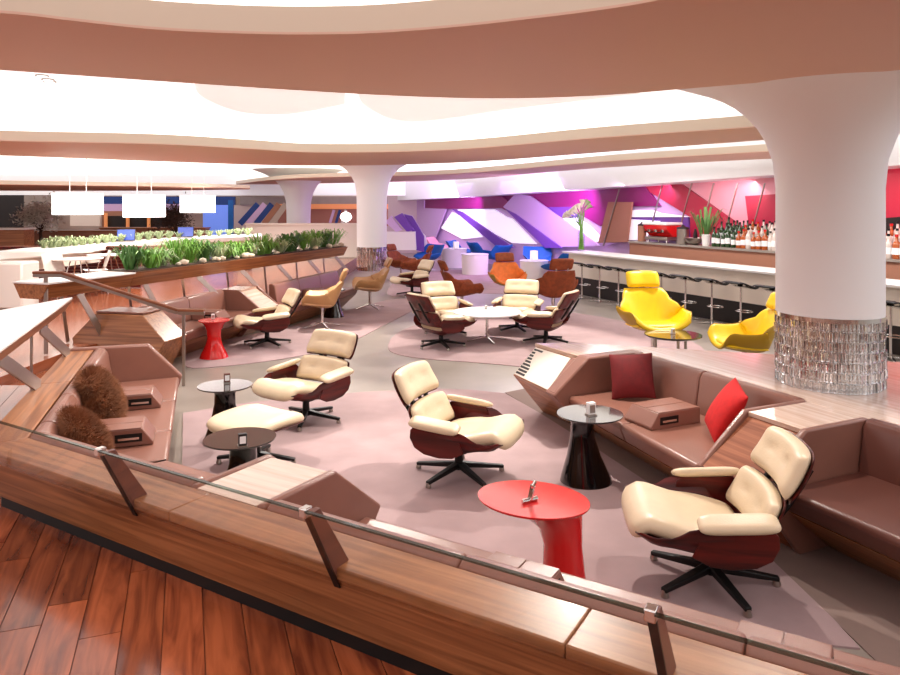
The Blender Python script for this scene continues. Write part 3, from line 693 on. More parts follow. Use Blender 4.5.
p = P(330, 318, 0); t = loft_table('black_waisted_table', 'black waisted table mostly hidden behind the tan swivel chair', .22, .21, .5,
    [(0, .19, 0), (.1, .175, 0), (.4, .12, .0), (.7, .09, 0), (.88, .088, .0), (.96, .11, 0), (1, .16, 0)], 'black_gloss', 'smoke_top'); t.location = (p.x+.05, p.y+.1, .008)
def thin_table(name, label, R, H, mt, ml, loc, legs=4):
    r = empty(name, loc, .3, label, 'table'); n = 48
    b = MB(); b.lathe([(R*.95, H-.028), (R, H-.014), (R*.995, H)], n); b.build('top', mt, r, smooth=50)
    if legs == 4:
        b = MB(); b.lathe([(.022, .05), (.022, H-.028)], 12); b.build('stem', ml, r)
        for k in range(4):
            a = math.pi/2*k; d = Vector((math.cos(a), math.sin(a), 0)); b = MB(); b.bar(d*.015+Vector((0, 0, .055)), d*R*.6+Vector((0, 0, .012)), .035, .02, w2=.025, t2=.016); b.build('leg', ml, r, bevel=.003)
    else:
        for k in range(3):
            a = 2*math.pi/3*k+.2; d = Vector((math.cos(a), math.sin(a), 0))*R*.62; b = MB(); b.lathe([(.018, 0), (.018, H-.028)], 10, (d.x, d.y)); b.build('leg', ml, r)
    return r
p = P(487, 312, .44); thin_table('white_round_table', 'white round table on a thin chrome stem among four lounge chairs', .52, .44, 'white_gloss', 'chrome', (p.x, p.y, .008))
p = P(673, 334, .48); thin_table('dark_round_table', 'low round glass topped table in front of the yellow swivel chair', .34, .48, 'smoke_top', 'steel', (p.x, p.y, .0), 3)

# small things on the tables
def block_holder(px, py, z, m, label, s=1.0, rz=.4, Y=None):
    p = P(px, py, z); r = empty('menu_block', (p.x, p.y, z), rz, label, 'table block')
    b = MB(); b.box(-.03*s, .03*s, -.03*s, .03*s, 0, .008); b.build('foot', 'steel', r)
    b = MB(); b.box(-.028*s, .028*s, -.018*s, .018*s, .008, .085*s); b.build('body', m, r, bevel=.003)
    b = MB(); b.box(-.02*s, .02*s, -.0195*s, -.0182*s, .02, .07*s); b.build('card', 'paper' if m != 'paper' else 'steel', r)
    return r
block_holder(242.5, 446, .511, 'dark', 'small dark wooden block on the black table before the ottoman', .95)
block_holder(227, 382.5, .50, 'leather_dark', 'small reddish wooden block on the black table behind the ottoman', .95)
block_holder(591, 415, .507, 'paper', 'small white card block on black table by louvred sofa', 1.1)
block_holder(213, 319, .508, 'paper', 'tiny pale block on the red hourglass table', .8)
block_holder(486, 309, .449, 'paper', 'tiny pale block on the white round table', .7)
block_holder(673, 334, .481, 'paper', 'small pale cube on the low table before the yellow chair', .8)
p = P(530, 502, .51); r = empty('chrome_clip_stand', (p.x, p.y, .51), .5, 'bent chrome card holder on the red oval table', 'card holder')
b = MB(); b.tube([(-.05, 0, .012), (.045, 0, .012)], .011, 10); b.build('foot', 'chrome', r)
b = MB(); b.bar((.0, 0, .012), (.02, .0, .085), .035, .012, up=(1, 0, 0)); b.build('plate', 'chrome', r, bevel=.003)
b = MB(); b.tube([(.0, -.02, .085), (.045, .02, .088)], .010, 10); b.build('clamp', 'chrome', r)
# ================================================================ BAR
r = FW.root('bar_counter', label='long white bar counter with black kick panel and row of stools', cat='bar counter')
b = MB(); b.box(-.1, 12, -.12, .62, .93, .97); b.build('worktop', 'white_gloss', r, bevel=.006)
b = MB(); b.box(0, 12, 0, .5, .40, .93); b.build('front_panel', 'white_warm', r)
b = MB(); b.box(.03, 12, .03, .5, 0, .40); b.build('kick_panel', 'dark', r)
def bar_stool():
    r = empty('bar_stool', label='x', cat='bar stool')
    def fn(u, v):   # along local y: front (-) to back (+)
        y = v*.23; z = .735+.042*math.sin(v*2.6)+.05*max(0, v-.5)
        return (u*.19, y, z)
    MB().pad(fn, 8, 14, .018, .014, p=8).build('seat', 'black', r, smooth=80)
    MB().pad(lambda u, v: (u*.185, v*.20, fn(u, v)[2]-.016), 8, 14, .004, .006, p=12).build('seat_pan', 'chrome', r, smooth=80)
    b = MB(); b.lathe([(.022, .03), (.022, .45), (.016, .45), (.016, .70), (.06, .715)], 12); b.build('pole', 'chrome', r)
    b = MB(); n = 20; b.tube([(.16*math.cos(math.pi*2*k/n), -.08+.11*math.sin(math.pi*2*k/n), .30) for k in range(n+1)], .009, 6); b.build('footrest', 'chrome', r)
    for k in range(4):
        a = math.pi/4+math.pi/2*k; d = Vector((math.cos(a), math.sin(a), 0)); b = MB(); b.bar(Vector((0, 0, .035))+d*.01, d*.25+Vector((0, 0, .01)), .045, .02, w2=.03, t2=.012); b.build('leg', 'chrome', r, bevel=.003)
    return r
BS = bar_stool()
ords = ['end bar stool nearest the tall flower vase', 'second bar stool from the flower vase end', 'third bar stool from the flower vase end', 'bar stool just beside the yellow headrest, on its flower vase side', 'bar stool hidden behind the yellow headrest',
        'bar stool just beyond the yellow chair, towards the big column', 'seventh bar stool along the white counter', 'eighth bar stool along the white counter', 'bar stool half hidden by the big crystal column']
for k in range(14):
    x = .98+.624*k; q = FW.w(x-.25*0, -.33)
    sp = q.x/q.y*F+450
    if sp > 1000: continue
    place(BS, q, None, (ords[k] if k < 9 else ('bar stool behind the big crystal column' if sp < 884 else 'bar stool past the big crystal column, at the far stretch of counter')) , 'bar stools along the counter', rz=FW.rz+math.pi+.0)

# back bar
def fwx(px, y):
    k = (px-450.0)/F; o = FW.o+FW.y*y; return (k*o.y-o.x)/(FW.x.x-k*FW.x.y)
XB = fwx(628, 1.35)
r = FW.root('back_bar', XB, 1.35, 'grey stone back bar carrying bottles and coffee machine', 'back bar')
b = MB(); b.box(0, 8.5, 0, .6, 1.16, 1.2); b.build('worktop', 'stone', r)
b = MB(); b.box(0, 8.5, .04, .6, 0, 1.16); b.build('body', 'brownwall', r)
x_r = fwx(712, 1.5)-XB
for k in (1, 2): b = MB(); b.box(x_r, 8.5, .225+.15*(k-1), .375+.15*(k-1), 1.2, 1.2+.09*k); b.build('bottle_riser', 'stone', r)
def bottle(name, m, h, rr, label):
    r = empty(name, label=label, cat='bottle')
    b = MB(); b.lathe([(rr*.9, 0), (rr, .01), (rr, h*.58), (rr*.8, h*.66), (rr*.36, h*.74), (rr*.34, h*.93)], 12); b.build('glass_body', m, r, smooth=60)
    b = MB(); b.lathe([(rr*.42, h*.90), (rr*.42, h)], 10); b.build('cap', 'black' if m != 'amber_glass' else 'red_gloss', r)
    b = MB(); b.lathe([(rr*1.02, h*.18), (rr*1.02, h*.45)], 12, cap=False); b.build('label', 'paper', r)
    return r
B1 = bottle('wine_bottle', 'green_glass', .33, .042, 'dark green wine bottle on the back bar')
B2 = bottle('liquor_bottle', 'amber_glass', .30, .05, 'amber liquor bottle on the back bar')
B3 = bottle('spirit_bottle', 'clear_bottle', .34, .048, 'pale clear spirit bottle on the back bar')
def bpos(x, y): return FW.w(x, y, 1.2)
rnd = random.Random(5)
x = fwx(714, 1.5); xw = fwx(738, 1.5)
while x < 10.6:
    for row in range(3):
        if x < xw: pr = B1
        else: pr = rnd.choice((B1, B2, B3, B2, B3))
        q = bpos(x+rnd.uniform(-.02, .02)+.05*row, 1.50+.15*row)
        sp = q.x/q.y*F+450
        if sp > 960: continue
        lb = {B1: 'dark green wine bottle among the bottles on the back bar', B2: 'amber liquor bottle with red cap among the bottles on the back bar', B3: 'pale clear spirit bottle among the bottles on the back bar'}[pr]
        gp = {B1: 'green wine bottles on the back bar', B2: 'amber bottles on the back bar', B3: 'clear bottles on the back bar'}[pr]
        q.z += .09*row; place(pr, q, None, lb, gp, rz=0, scale=rnd.uniform(1.05, 1.3))
    x += .125
# coffee machine
q = bpos(fwx(661, 1.62), 1.62); r = empty('coffee_machine', q, FW.rz, 'red and white coffee machine with group heads on the back bar', 'coffee machine')
b = MB(); b.box(-.36, .36, -.16, .25, .06, .13); b.build('drip_tray', 'steel', r, bevel=.01)
b = MB(); b.exx([(-.0, .13), (-.18, .30), (-.2, .40), (.25, .40), (.25, .13)], -.38, .38); b.build('body', 'red_gloss', r, bevel=.02)
b = MB(); b.box(-.40, .40, -.21, .27, .40, .46); b.build('cup_warmer', 'white_gloss', r, bevel=.015)
for s in (-.22, 0, .22):
    b = MB(); b.lathe([(.04, .24), (.045, .30)], 12, (s, -.15)); gh = b.build('group_head', 'chrome', r); b = MB(); b.tube([(s, -.15, .25), (s, -.30, .235)], .012, 8); b.build('handle', 'black', gh)
for s in (-.3, .3):
    for t in (-.1, .2): b = MB(); b.lathe([(.025, 0), (.02, .06)], 10, (s, t)); b.build('foot', 'chrome', r)
def can(x, h, rr, m, label, lid='dark', y=1.55, name='canister'):
    r = empty(name, bpos(x, y), 0, label, name.replace('_', ' '))
    b = MB(); b.lathe([(rr*.9, 0), (rr, .01), (rr, h*.78), (rr*.92, h*.8)], 18); b.build('body', m, r)
    b = MB(); b.lathe([(rr*1.05, h*.8), (rr*1.0, h*.86), (rr*.25, h*.94), (rr*.2, h)], 18); b.build('lid', lid, r)
can(fwx(642, 1.55), .46, .10, 'brownwall', 'brown coffee grinder with pointed lid beside the coffee machine', name='coffee_grinder')
can(fwx(683, 1.55), .42, .13, 'steel', 'tall steel canister with black lid beside the coffee machine')
r = empty('mixing_bowl', bpos(fwx(694, 1.55), 1.55), 0, 'dark steel bowl on the back bar near the plant pot', 'bowl')
b = MB(); b.lathe([(.07, 0), (.16, .06), (.2, .15), (.19, .15), (.15, .065), (.05, .02)], 24); b.build('bowl', 'steel', r, smooth=60)
b = MB(); b.lathe([(.03, .02), (.05, .2), (.02, .34)], 10, (.03, 0)); b.build('pestle', 'dark', r)

def leaf_blades(n, h, spread, wd_, seed, droop=.4, zb=0.0):
    rn = random.Random(seed); b = MB()
    for _ in range(n):
        a = rn.uniform(0, 6.283); d = Vector((math.cos(a), math.sin(a), 0)); s = rn.uniform(.2, 1)*spread; hh = h*rn.uniform(.6, 1.05); x = Vector((-d.y, d.x, 0))*wd_*rn.uniform(.6, 1.2)
        o = d*rn.uniform(0, spread*.35); pts = [o+Vector((0, 0, zb)), o+d*s*.35+Vector((0, 0, zb+hh*.55)), o+d*s*.75+Vector((0, 0, zb+hh*.95)), o+d*s*1.15+Vector((0, 0, zb+hh*(1-droop*rn.random())))]
        b.add([pts[0]-x*.5, pts[0]+x*.5, pts[1]-x, pts[1]+x, pts[2]-x*.8, pts[2]+x*.8, pts[3]], [(0, 1, 3, 2), (2, 3, 5, 4), (4, 5, 6)])
    return b
# plant in a white pot on the back bar
r = empty('potted_palm', bpos(fwx(706, 1.55), 1.55), 0, 'leafy plant in a white pot on the back bar beside the wine bottles', 'plant')
b = MB(); b.lathe([(.07, 0), (.10, .24), (.09, .24), (.085, .2)], 18); b.build('pot', 'white_gloss', r)
leaf_blades(26, .62, .40, .028, 11, .5, .2).build('foliage', 'leaf_dark', r, smooth=0)
# tall vase of lilies on the bar end
q = FW.w(.05, .32, .97); r = empty('flower_vase', q, 0, 'tall glass vase of white calla lilies at the end of the bar', 'vase')
b = MB(); b.rings([[(k*math.cos(2*math.pi*j/20), k*math.sin(2*math.pi*j/20), z) for j in range(20)] for k, z in ((.08, 0), (.085, .5), (.10, .62), (.094, .62), (.078, .5), (.07, .02))]); b.build('vase', 'vase_glass', r)
rn = random.Random(2)
for k in range(9):
    a = k*.7; top = Vector((-.28+.05*k, rn.uniform(-.08, .08), .78+.035*k if k < 6 else 1.05-.1*(k-6)))
    if k >= 7: top = Vector((.08+.03*(k-7), 0, 1.06-.08*(k-7)))
    s0 = Vector((.05*math.cos(a), .05*math.sin(a), .03)); b = MB(); b.tube([s0, s0*.5+Vector((0, 0, .5)), top*.6+Vector((0, 0, .3)), top], .011, 6); st_ = b.build('stem', 'leaf', r, smooth=60)
    d = Vector((top.x, top.y, .12)).normalized(); x = d.orthogonal().normalized(); y = d.cross(x)
    b = MB(); b.rings([[top+d*l+(x*math.cos(t_)+y*math.sin(t_))*q_ for t_ in [2*math.pi*j/10 for j in range(10)]] for l, q_ in ((-.03, .01), (.05, .03), (.11, .06), (.15, .085), (.13, .05), (.06, .015))], cap=True); b.build('bloom', 'white_warm' if k < 7 else 'leaf_pale', st_, smooth=60)
leaf_blades(14, .52, .05, .03, 4, .05, .03).build('leaves', 'leaf', r, smooth=0)

# ================================================================ BACK WALL (light wall behind the bar)
FV = Frame(5.03, 17.5, .437, -.9)          # x towards the camera side, y behind
def wallp(px, py, off=0.0):
    k = (px-450.0)/F; o = FV.o-FV.y*off       # point on the wall plane, pulled towards the room by off
    # o + t*x : X = k*Y
    t = (k*o.y-o.x)/(FV.x.x-k*FV.x.y); X = o.x+t*FV.x.x; Y = o.y+t*FV.x.y
    return Vector((X, Y, CAMZ-(py-HZ)/F*Y))
wall = struct(empty('wall_back', FV.o, FV.rz))
def loc_of(p): d = p-FV.o; return Vector((d.dot(FV.x), d.dot(FV.y), p.z))
b = MB(); b.box(-22, 13, 0, .2, 0, 3.3); b.build('wall_panel', 'lilac', wall)
def panel(name, pts, m, off, th=.05):
    a = [loc_of(wallp(x, y, off)) for x, y in pts]; c = [p+Vector((0, th, 0)) for p in a]; n = len(a)
    b = MB(); b.add(a+c, [tuple(range(n)), tuple(range(2*n-1, n-1, -1))]+[(i, (i+1) % n, n+(i+1) % n, n+i) for i in range(n)]); return b.build(name, m, wall, smooth=0)
panel('header', [(386, 150), (1000, 100), (1000, 157), (900, 165), (772, 175), (600, 187.6), (500, 194.6), (404, 200), (386, 201)], 'plaster', .9, .85)
panel('header_panel', [(424, 196), (600, 182), (640, 180), (660, 206), (600, 207), (424, 209)], 'plum', .12)
for pts, m, off in (
    ([(396, 200), (424, 198), (424, 208), (446, 209), (436, 236), (430, 252), (396, 252)], 'lilac', .16),
    ([(441, 228), (452, 212), (470, 222), (482, 237), (462, 239)], 'lit_white', .10),
    ([(457, 209.5), (494, 209.5), (506, 217), (512, 219), (536, 244), (512, 243), (480, 226)], 'lit_white', .10),
    ([(452, 209), (462, 212), (514, 248), (498, 248)], 'violet', .2),
    ([(480, 196), (500, 195), (514, 206), (512, 212), (505, 210)], 'plum', .2),
    ([(503, 207), (515, 194), (530, 196), (600, 246), (560, 247)], 'lilac', .22),
    ([(505, 209), (515, 214), (562, 248), (545, 248)], 'violet', .26),
    ([(538, 207), (572, 207), (578, 217.5), (542, 217.5)], 'violet', .14),
    ([(540, 216), (577, 217), (592, 228), (605, 242), (563, 240)], 'lit_white', .12),
    ([(560, 190), (600, 187), (622, 212), (600, 226), (572, 210)], 'plum', .10),
    ([(585, 189), (640, 186), (690, 217), (640, 217), (625, 240), (606, 246)], 'lilac', .05),
    ([(628, 210), (652, 210), (660, 213), (690, 217), (632, 217)], 'lit_white', .16),
    ([(628, 217), (688, 217), (690, 240), (622, 240)], 'violet', .12),
    ([(626, 219), (660, 221), (645, 240), (623, 240)], 'lit_white', .14),
    ([(640, 186), (680, 183), (760, 238), (690, 240), (690, 217)], 'redglass', .10),
    ([(608, 202), (632, 202), (627, 242), (598, 243)], 'brownwall', .30),
    ([(680, 182), (775, 175), (775, 236), (757, 236)], 'pinkglass', .12),
    ([(745, 196), (778, 194), (778, 236), (750, 236)], 'redglass', .14),
    ([(880, 160), (1000, 152), (1000, 250), (880, 250)], 'redglass', .12),
    ([(884, 218), (910, 216), (910, 238), (884, 240)], 'dark', .16)):
    panel('light_panel', pts, m, off)  # the wall's coloured LED light is put into the panel colours
for x in (655, 684, 706, 730, 757, 612):
    panel('mullion', [(x+7, 183 if x > 640 else 188), (x+7.7, 183 if x > 640 else 188), (x-9.0, 246), (x-9.7, 246)], 'steel', .34, .03)
# coloured wash lights on the wall (violet to red)
for px, c, p_ in ((440, (.72, .5, 1), 110), (540, (.72, .46, 1), 120), (640, (.9, .6, .95), 14), (720, (1, .6, .66), 14), (900, (1, .3, .3), 14)):
    q = wallp(px, 236, 1.5 if px < 600 else .7); tq = wallp(px, 215, 0); area((q.x, q.y, 2.3 if px < 600 else 2.42), (tq.x, tq.y, 1.0 if px < 600 else 1.2), p_, 2.4 if px < 600 else 1.4, .4, c)

# low white forms behind the tan chairs: sloping fins
for k, (pts, m) in enumerate((([(384, 232), (415, 232), (416, 250), (384, 250)], 'white'), ([(385, 222), (391, 216), (402, 230), (396, 232)], 'lilac'), ([(394, 217), (402, 213), (414, 230), (407, 232)], 'violet'), ([(404, 214), (412, 216), (424, 236), (424, 252), (416, 250), (414, 236)], 'violet'), ([(415, 225), (425, 236), (429, 252), (424, 256), (422, 240)], 'white'))):
    Y = 22.0+.25*k; a = [at(x, y, Y) for x, y in pts]; n = len(a)
    base = Vector((sum(p.x for p in a)/n, Y, 0))
    if k == 0: a = [p if p.z > .6 else Vector((p.x, p.y, 0)) for p in a]
    b = MB(); b.add([p-base for p in a]+[p-base+Vector((0, .4, 0)) for p in a], [tuple(range(n)), tuple(range(2*n-1, n-1, -1))]+[(i, (i+1) % n, n+(i+1) % n, n+i) for i in range(n)])
    o = b.build(('low_wall' if k == 0 else 'sloping_fin'), m, smooth=0); o.location = base
    if k == 0: tag(o, 'low white wall behind the brown swivel chairs', 'low wall')
    else: tag(o, ['', 'short lilac sloping fin beside the far column', 'middle violet sloping fin above low white wall', 'long bent violet fin next to the lilac wall', 'white edge fin reaching down behind the brown swivel chair'][k], 'fin')

# ================================================================ BLUE LOUNGE
def blue_chair(m):
    r = empty('blue_chair', label='x', cat='armchair')
    def fn(u, v):
        t = (v+1)/2; a = abs(u)**2.5
        y = lerp_tab(t, [(0, -.36), (.45, .12), (1, .42)]); z = lerp_tab(t, [(0, .36), (.45, .34), (1, .78)])
        return (u*lerp_tab(t, [(0, .34), (.5, .44), (1, .40)]), y-.2*a*(t > .4)*(t-.4), z+.22*a*math.sin(math.pi*min(1, t*.9+.1)))
    MB().pad(fn, 16, 16, .05, .03, p=6).build('shell', m, r, smooth=80)
    b = MB(); b.lathe([(.22, 0), (.2, .02), (.04, .05), (.04, .36)], 16); b.build('base', 'steel', r)
    return r
BC = blue_chair('blue')
for px, py, f_, lb in ((429, 270, (-.6, -.6), 'blue armchair next to the brown swivel chairs'), (459, 264, (.9, -.4), 'blue armchair behind the waisted white table, by the pink seat'), (480, 265.5, (.7, .3), 'blue armchair in the middle of the blue group'),
                       (497, 270, (-.6, .6), 'blue armchair just behind the orange chair'), (538, 274, (0, -1), 'blue armchair behind the white drum table with lamp'), (559, 283, (-.7, .5), 'blue armchair between the white drum table and the bar stools')):
    chair_at(BC, px, py, f_, lb, 0, 1.0, 'blue armchairs by the light wall')
pk = blue_chair('pinkglass'); p = P(437, 258, 0); pk.location = (p.x, p.y, 0); pk['label'] = 'pink armchair among the blue armchairs by the lilac wall'; pk.rotation_euler = (0, 0, 1.2); pk.name = 'pink_chair'
def drum(px, py, label, R=.42, H=.62, group=None):
    p = P(px, py, 0); r = empty('white_drum_table', (p.x, p.y, 0), 0, label, 'table', group)
    b = MB(); b.lathe([(R*.96, 0), (R*.98, H*.5), (R, H-.03)], 28); b.build('drum', 'white', r); b = MB(); b.lathe([(R*1.03, H-.03), (R*1.03, H)], 28); b.build('top', 'white_gloss', r, bevel=.006)
drum(454, 267, 'white drum table between the pink and blue armchairs'); drum(475, 274, 'white drum table in front of the middle blue armchair', .40, .6); drum(534, 281, 'white drum table with square white lamp beside the bar', .38, .56)
def table_lamp(px, py, z, label, s=1.0):
    p = P(px, py, z); r = empty('table_lamp', (p.x, p.y, z), .3, label, 'lamp')
    b = MB(); b.box(-.06*s, .06*s, -.06*s, .06*s, 0, .015); b.build('base', 'steel', r); b = MB(); b.box(-.11*s, .11*s, -.11*s, .11*s, .015, .34*s); b.build('shade', 'lampshade', r, bevel=.01)
table_lamp(534, 260.1, .56, 'square white lamp on the drum table beside the bar', .75)
table_lamp(456, 249, .62, 'slim white lamp on the drum table by the pink armchair', .7)
for px, py, c in ((455, 262, (.6, .35, 1)), (520, 275, (.6, .35, 1))):
    p = P(px, py, 0); area((p.x, p.y, 2.8), (p.x, p.y, 0), 45, 3, 3, c)
# ================================================================ LEFT: troughs, rail, white counter, background
TZ = 1.17
# near trough table on slanted legs behind the furry cushion sofa
FT = Frame(-3.59, 6.84, .326, -.945)     # inner top edge; y to the pit
r = FT.root('ledge_table', 0, 0, 'pale topped wooden ledge table on slanted steel legs behind the furry cushion sofa', 'ledge table', z=0)
b = MB(); b.prism([(.0, -.02), (3.6, -.0), (3.6, -.45), (.75, -.45)], TZ-.02, TZ); b.build('top_board', 'white_gloss', r, bevel=.003)
b = MB(); b.add([(.01, -.015, TZ-.021), (3.6, -.003, TZ-.021), (3.6, -.447, TZ-.021), (.75, -.447, TZ-.021), (.14, -.05, TZ-.10), (3.6, -.04, TZ-.10), (3.6, -.40, TZ-.10), (.72, -.40, TZ-.10)], [(0, 1, 2, 3), (7, 6, 5, 4), (0, 4, 5, 1), (1, 5, 6, 2), (2, 6, 7, 3), (3, 7, 4, 0)]); b.build('body', 'rail_wood', r, smooth=0)
for x in (.5, 1.70):
    b = MB(); b.bar((x+.7, -.06, TZ-.098), (x-.0, .03, TH), .10, .014, up=(0, 1, 0)); b.build('leg', 'steel', r, bevel=.003)
    b = MB(); b.bar((x+.62, -.14, TZ-.098), (x+.62, -.14, WZ), .055, .012, up=(0, 1, 0)); b.build('post', 'steel', r, bevel=.003)

# planter trough along the far left sofas
A0 = P(48, 283, TZ); A1 = P(348, 246.5, TZ); d = (A0-A1); FP = Frame(A1.x, A1.y, d.x, d.y); LP = d.length
r = FP.root('planter_trough', 0, 0, 'long wooden planter trough with pale table end, raised on slanted steel legs', 'planter')
def hull(x0, x1, ztop, b, w0=.0, w1=-.52, e=.16):
    return b.exx([(w0, ztop), (w0-.10, TZ-.19), (w1+.10, TZ-.19), (w1, ztop)], x0, x1, b0=0)
b = MB(); hull(0, LP-1.35, TZ-.0, b); b.build('trough_body', 'walnut', r, bevel=.004)
b = MB(); hull(LP-1.34, LP, TZ-.022, b); b.build('table_body', 'walnut', r, bevel=.004)
b = MB(); b.prism([(LP-1.34, .01), (LP+.01, .01), (LP+.01, -.53), (LP-1.34, -.53)], TZ-.02, TZ); b.build('table_top', 'white_gloss', r, bevel=.003)
for k in range(7):
    x = .35+k*(LP-.9)/6
    b = MB(); b.bar((x, -.12, TZ-.188), (x-.30, .0, TH-.05 if k < 5 else WZ), .085, .014, up=(0, 1, 0)); b.build('leg', 'steel', r, bevel=.003)
    b = MB(); b.bar((x, -.40, TZ-.188), (x-.10, -.40, WZ), .05, .012, up=(0, 1, 0)); b.build('rear_leg', 'steel', r, bevel=.003)
rn = random.Random(9)
b = MB(); b.box(.03, LP-1.37, -.49, -.03, TZ-.0, TZ+.012); so = b.build('soil', 'bark', r)
kinds = []
def plant_proto(seed, m, n, h, s, wd_, dr):
    o = leaf_blades(n, h, s, wd_, seed, dr).build('planter_plant', m, smooth=0); return tag(o, 'x', 'plant')
pp = [plant_proto(21, 'leaf', 90, .38, .30, .009, .6), plant_proto(22, 'leaf_dark', 80, .34, .28, .016, .6), plant_proto(23, 'leaf_pale', 80, .26, .26, .012, .7), plant_proto(24, 'leaf', 80, .28, .30, .016, 1.0)]
pl = ['tufty green grass plant in the wooden planter trough', 'dark broad leaved plant in the wooden planter trough', 'pale silvery plant in the wooden planter trough', 'bright trailing green plant in the wooden planter trough']
n = 20
seq = [0, 1, 0, 2, 0, 1, 1, 2, 3, 0, 2, 3, 3, 2, 1, 0, 0, 2, 3, 1]
for k in range(n):
    i = seq[k % len(seq)]
    q = FP.w(.18+k*(LP-1.75)/(n-1), -.26+rn.uniform(-.08, .08), TZ+.012)
    place(pp[i], q, None, pl[i], 'plants in the planter trough: '+pl[i].split(' in ')[0], rz=rn.uniform(0, 6))
peb = MB(); me = bmesh.new(); bmesh.ops.create_icosphere(me, subdivisions=1, radius=1.0); pv = [tuple(v.co) for v in me.verts]; pf = [tuple(v.index for v in f.verts) for f in me.faces]; me.free()
pb0 = MB(); pb0.add([(x*.07, y*.055, z*.04+.035) for x, y, z in pv], pf); pb0 = pb0.build('planter_stone', 'pebble', smooth=80); tag(pb0, 'x', 'stone')
for k in range(30):
    q = FP.w(rn.uniform(.1, LP-1.45), -.05-rn.random()*.10, TZ+.010); o = place(pb0, q, None, 'pale rounded stone along the edge of the planter trough', 'stones in the planter trough', rz=rn.uniform(0, 6), scale=rn.uniform(.6, 1.2))

# stair handrail
r = empty('stair_handrail', (-3.8, 8.1, 0), 0, 'wooden stair handrail on steel posts leading down to the pit', 'handrail')
pts = [(-.92, -.0, 1.285), (-.60, 0, 1.285), (.72, 0, .86), (1.02, 0, .855)]
for k in range(3):
    b = MB(); b.bar(pts[k], pts[k+1], .055, .03); b.build('rail', 'rail_wood', r, bevel=.006)
    a_, c_ = Vector(pts[k]), Vector(pts[k+1]); dz = Vector((0, 0, -.034)); b = MB(); b.bar(a_+dz, c_+dz, .03, .036); b.build('under_rail', 'steel', r)
b = MB(); b.box(-.80, -.755, -.008, .008, WZ, 1.24); b.build('post', 'steel', r, bevel=.003)
b = MB(); b.box(.765, .80, -.008, .008, 0, .825); b.build('post', 'steel', r, bevel=.003)

# white curved counter
cz = 1.25
cpts = [(-140, 262), (-40, 256.5), (0, 252.5), (40, 250), (80, 246.5), (120, 243), (170, 239.5), (220, 237), (262, 235.5)]
A = [P(x, y, cz) for x, y in spline(cpts, 4)]
r = empty('white_counter', (0, 0, 0), 0, 'long curved white counter with herb strip behind the planter trough', 'counter')
poly = [(p.x, p.y) for p in A]+[(p.x-.35, p.y+1.3) for p in reversed(A)]
c0 = Vector((A[8].x, A[8].y, 0)); r.location = c0
loc = [(x-c0.x, y-c0.y) for x, y in poly]
b = MB(); b.prism(loc, cz-.14, cz); b.build('slab', 'white', r, bevel=.03, smooth=50)
A2 = [(p.x-.05-c0.x, p.y+.35-c0.y) for p in A]; B2 = [(p.x-.3-c0.x, p.y+.6-c0.y) for p in reversed(A)]
b = MB(); b.prism(A2+B2, cz-.36, cz-.14); b.build('apron', 'white_warm', r, smooth=50)
q0 = P(-20, 310, WZ); q1 = P(22, 309, WZ); b = MB(); lx0, lx1 = q0.x-c0.x, q1.x-c0.x
b.box(lx0-1.2, lx1, q1.y-c0.y, q1.y-c0.y+.5, WZ, cz-.14); b.build('leg_panel', 'white', r, bevel=.03)
b = MB(); b.box(A[-3].x-c0.x-.3, A[-3].x-c0.x+.0, A[-3].y+.4-c0.y, A[-3].y+.8-c0.y, WZ, cz-.14); b.build('leg_panel', 'white', r, bevel=.03)
# herb strip tubs on the counter
hp = leaf_blades(36, .20, .16, .02, 31, .5).build('counter_herb', 'leaf_pale', smooth=0); tag(hp, 'x', 'plant')
for k in range(24):
    t = .34+k*.0262; i = int(t*(len(A)-1)); q = A[i].lerp(A[min(i+1, len(A)-1)], t*(len(A)-1)-i)
    place(hp, (q.x-.16, q.y+.75, cz), None, 'low pale green herb clump in the strip on the white counter', 'herbs on the white counter', rz=rn.uniform(0, 6), scale=rn.uniform(.75, 1.1))
def laptop(px, py, label):
    p = P(px, py, cz); r = empty('laptop', (p.x, p.y+.12, cz), .25, label, 'laptop')
    b = MB(); b.box(-.19, .19, -.13, .13, 0, .018); b.build('keyboard_base', 'steel', r, bevel=.004)
    b = MB(); b.hexa([(-.19, .12, .02), (.19, .12, .02), (.19, .135, .02), (-.19, .135, .02), (-.19, .20, .27), (.19, .20, .27), (.19, .215, .27), (-.19, .215, .27)]); ld = b.build('lid', 'dark', r)
    b = MB(); b.hexa([(-.175, .1165, .035), (.175, .1165, .035), (.175, .119, .035), (-.175, .119, .035), (-.175, .188, .255), (.175, .188, .255), (.175, .191, .255), (-.175, .191, .255)]); b.build('screen', 'screen', ld)
laptop(122, 242, 'open laptop with blue screen on white counter beside the longer herb strip end'); laptop(183, 238.2, 'open laptop with blue screen on white counter further along towards the blue panel')

# pendants above the counter
for px0, px1, y0, y1, Y, lb in ((55, 101, 193.5, 214.5, 15.5, 'large white drum pendant nearest the silvery tree'), (124.5, 164, 195, 217, 17.5, 'white pendant lamp hanging between the other two pendants'), (181, 214.5, 195.5, 212.5, 20.0, 'white pendant lamp next to the blue panel')):
    a, c = at(px0, y0, Y), at(px1, y1, Y); r = empty('pendant_lamp', ((a.x+c.x)/2, Y, c.z), 0, lb, 'pendant lamp', None); h = (c.x-a.x)/2; H = a.z-c.z
    b = MB(); n = 32; b.lathe([(h, 0), (h, H*.3)], n); b.build('lower_shade', 'pendant', r); b = MB(); b.lathe([(h, H*.31), (h, H)], n); b.build('shade', 'pendant', r)
    for s in (-.3, .3): b = MB(); b.tube([(s*h*1.2, 0, H), (s*h*1.2, 0, 3.3-c.z)], .008, 5); b.build('cord', 'white', r)

